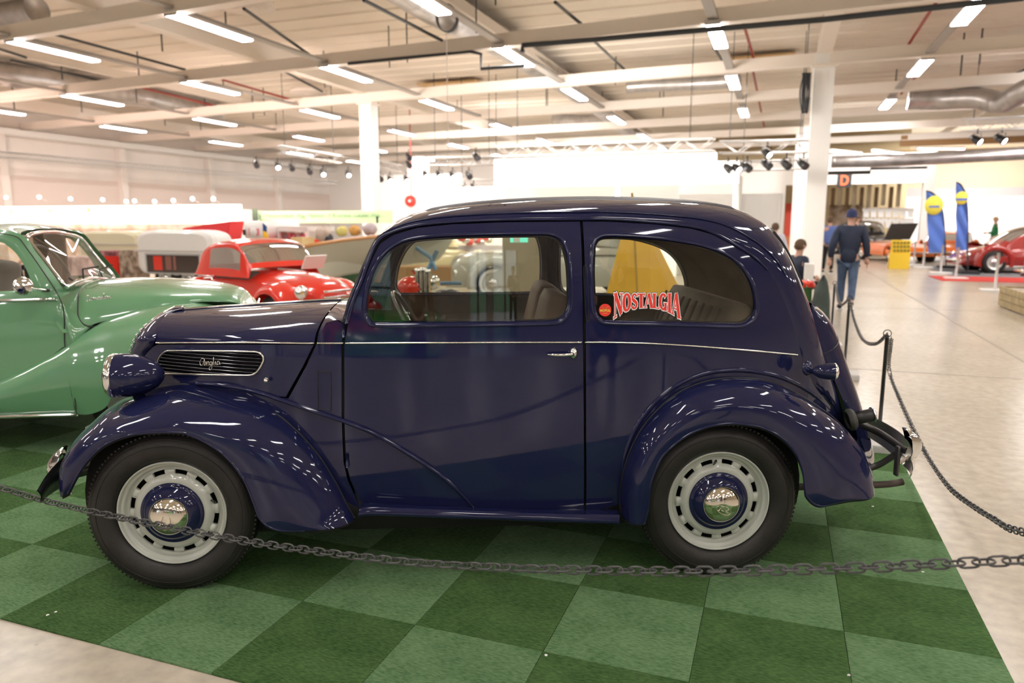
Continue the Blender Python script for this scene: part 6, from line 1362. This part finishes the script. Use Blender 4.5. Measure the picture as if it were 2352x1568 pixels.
for k in range(14):
    c = PV(1843+rng.uniform(0, 24), 651+rng.uniform(-3, 4), 12.0); V, F = latheVF([(0, .03), (.05, .0), (.02, -.02)], c, (rng.uniform(-1, 1), -1, .6), 7); mk('flower', V, F, RP, pf)
# seen through the navy car's windows: yellow display tent, motorcycle bits, board
yt = root('yellow_tent', 'bright yellow fabric display tent seen through the rear side window', 'tent', PY(1490, 700, 4.4)*[1, 1, 0])
P0 = PY(1450, 512, 4.6); base = [PY(x, 800, y)*[1, 1, 0] for x, y in ((1345, 3.9), (1480, 3.5), (1620, 4.0), (1640, 5.2), (1355, 5.2))]
V = [P0+[0, 0, .3]]+base; mk('tent_cloth', V, [(0, 1+i, 1+(i+1) % 5) for i in range(5)], mat('yellow_cloth', (.80, .45, .04), .7, noise=(2, .15, 3)), yt, False)
tube('tent_seam', [P0+[0, 0, .3], base[1]], .01, mat('ochre_seam', (.45, .28, .05), .7), yt, 6)
bt2 = PY(1215, 560, 8.0); V, F = box(bt2*[1, 1, 0]+[.0, 0, .75], (.80, .06, 1.5), (1, .1, 0), ch=.01); tag(mk('beige_partition', V, F, mat('olive_beige', (.34, .30, .21), .7), None, False), 'beige partition seen through the right half of the door window', 'partition')
V, F = box(PY(1192, 550, 6.2), (.22, .02, .07), ch=.004); es = mk('exit_sign', V, F, mat('exit_green', (.1, .6, .45), .5, emit=(.2, .9, .7), es=1.0), None, False); tag(es, 'small lit green and white sign seen through the door window', 'sign')
V, F = box(PY(1187, 550, 6.18), (.08, .02, .06)); mk('sign_half', V, F, WHITE, es, False)
mt = root('blue_frame_motorcycle', 'motorcycle with a blue frame, red tank and chrome engine seen through the door window', 'motorcycle', PY(980, 700, 4.3)*[1, 1, 0])
BF = mat('frame_blue', (.08, .25, .42), .35, coat=.6); Y = 4.3
tube('frame_tube', [PY(955, 568, Y), PY(990, 592, Y), PY(1000, 620, Y)], .022, BF, mt, 8); tube('frame_tube', [PY(1004, 575, Y), PY(992, 600, Y), PY(976, 635, Y)], .022, BF, mt, 8); tube('frame_tube', [PY(905, 648, Y), PY(960, 650, Y), PY(1060, 650, Y)], .018, BF, mt, 8); tube('frame_tube', [PY(984, 612, Y), PY(992, 648, Y)], .018, BF, mt, 8)
c = PY(944, 660, Y-.2); lathe('tank', [(0, -.14), (.06, -.13), (.10, -.06), (.11, .0), (.10, .06), (.06, .12), (0, .14)], c, (1, 0, .1), RP, mt, 24)
for k, (x, y, h_) in enumerate(((962, 652, .30), (972, 655, .34), (982, 652, .28))): c = PY(x, y, Y-.25); lathe('cylinder_finned', [(0, h_/2)]+[(.028+.012*(i % 2), h_/2-h_*i/12) for i in range(13)]+[(0, -h_/2)], c, (0, 0, 1), CHROME, mt, 16)
tube('fork', [PY(948, 620, Y-.2), PY(962, 634, Y-.2), PY(972, 655, Y-.2)], .02, CHROME, mt, 8); lathe('engine_case', [(0, -.05), (.07, -.04), (.08, .02), (.05, .05), (0, .06)], PY(992, 648, Y-.2), (0, -1, 0), CHROME, mt, 20)
for x in (900, 1045):
    c = PY(x, 715, Y)*[1, 1, 0]+[0, 0, .31]; tube('motorcycle_wheel', c+np.array([[.28*math.cos(a), 0, .28*math.sin(a)] for a in np.arange(30)*2*PI/30]), .035, RUBBER, mt, 8, closed=True)
V, F = box(PY(950, 632, 6.8), (1.0, .4, .25), ch=.02); wb = mk('wooden_crate', V, F, mat('crate_wood', (.42, .24, .10), .7), None, False); wb.data.transform(Matrix.Translation((0, 0, 0))); tag(wb, 'long brown wooden crate behind the motorcycle', 'crate')
V, F = box(PY(950, 632, 6.8)*[1, 1, 0]+[0, 0, .25], (1.1, .35, .5)); mk('crate_stand', V, F, mat('crate_wood'), wb, False)
dm = PY(1028, 684, 3.2); V, F = latheVF([(.13, .0), (.12, .03), (.10, .06), (.05, .075), (0, .078)], dm, (0, 0, 1), 24); tag(mk('black_dome', V, F, BLACK), 'black rounded seat cover low in the door window', 'cover')
V, F = box(dm*[1, 1, 0]+[0, 0, dm[2]/2], (.2, .15, dm[2])); mk('cover_stand', V, F, BLACK, [o for o in bpy.data.objects if o.name == 'black_dome'][0], False)
for k in range(8):
    c = PY(1060+k*9, 546+(k % 3)*5, 16.5+.2*k); V, F = latheVF([(0, .1), (.1, .07), (.13, 0), (.08, -.08), (0, -.1)], c, (0, 0, 1), 10)
    tag(mk('red_exhibit', V, F, [RP, CHROME][k % 2]), 'small %s exhibit high in the door window, %s from the left' % (['red', 'chrome'][k % 2], ordi[k]), 'exhibit', 'red and chrome exhibits on the distant shelf')
V, F = box(PY(1100, 575, 17.2)*[1, 1, 0]+[0, 0, .45], (1.9, .5, .9)); tag(mk('exhibit_shelf', V, F, mat('lilac_shelf', (.45, .40, .42), .7), None, False), 'grey lilac shelf under the red exhibits', 'shelf')
# small litter and paint marks
for k, (px, py) in enumerate(((128, 1405), (110, 1412), (1255, 1504), (2005, 1163), (1500, 1235), (1950, 1550), (2120, 1313))):
    p = PZ(px, py, .0105); V, F = latheVF([(0, .003), (.004, .002), (.006, 0)], p, (0, 0, 1), 7); V += (rng.random(V.shape)-.5)*.003; tag(mk('litter_crumb', V, F, WHITE), 'tiny white crumb on the green tiles', 'litter', 'white crumbs on the carpet')
# unseen area lights, standing in for stall spots and added to brighten far walls
for (u, v, z, e, sz, colr) in ((-24, 15, 4.0, 500, 5, (1, .72, .62)), (-15, 16, 4.2, 450, 5, (1, .82, .74)), (-5.5, 17, 4.3, 500, 5, (1, .92, .84)), (-12, 28, 4.6, 600, 4, (1, .93, .9)), (2.8, 34, 4.9, 200, 3, (1, .95, .92)), (10, 43, 4.4, 700, 6, (1, .93, .85)), (9, 22, 4.8, 250, 4, (1, .95, .92))):
    l = bpy.data.lights.new('unseen_fill_light', 'AREA'); l.energy = e; l.shape = 'RECTANGLE'; l.size = sz; l.size_y = .3; l.color = colr; l.spread = math.radians(150)
    o = bpy.data.objects.new('unseen_fill_light', l); COL.objects.link(o); o.location = [float(x) for x in H(u, v, z)]; o.rotation_euler = (math.radians(62), 0, -HY)
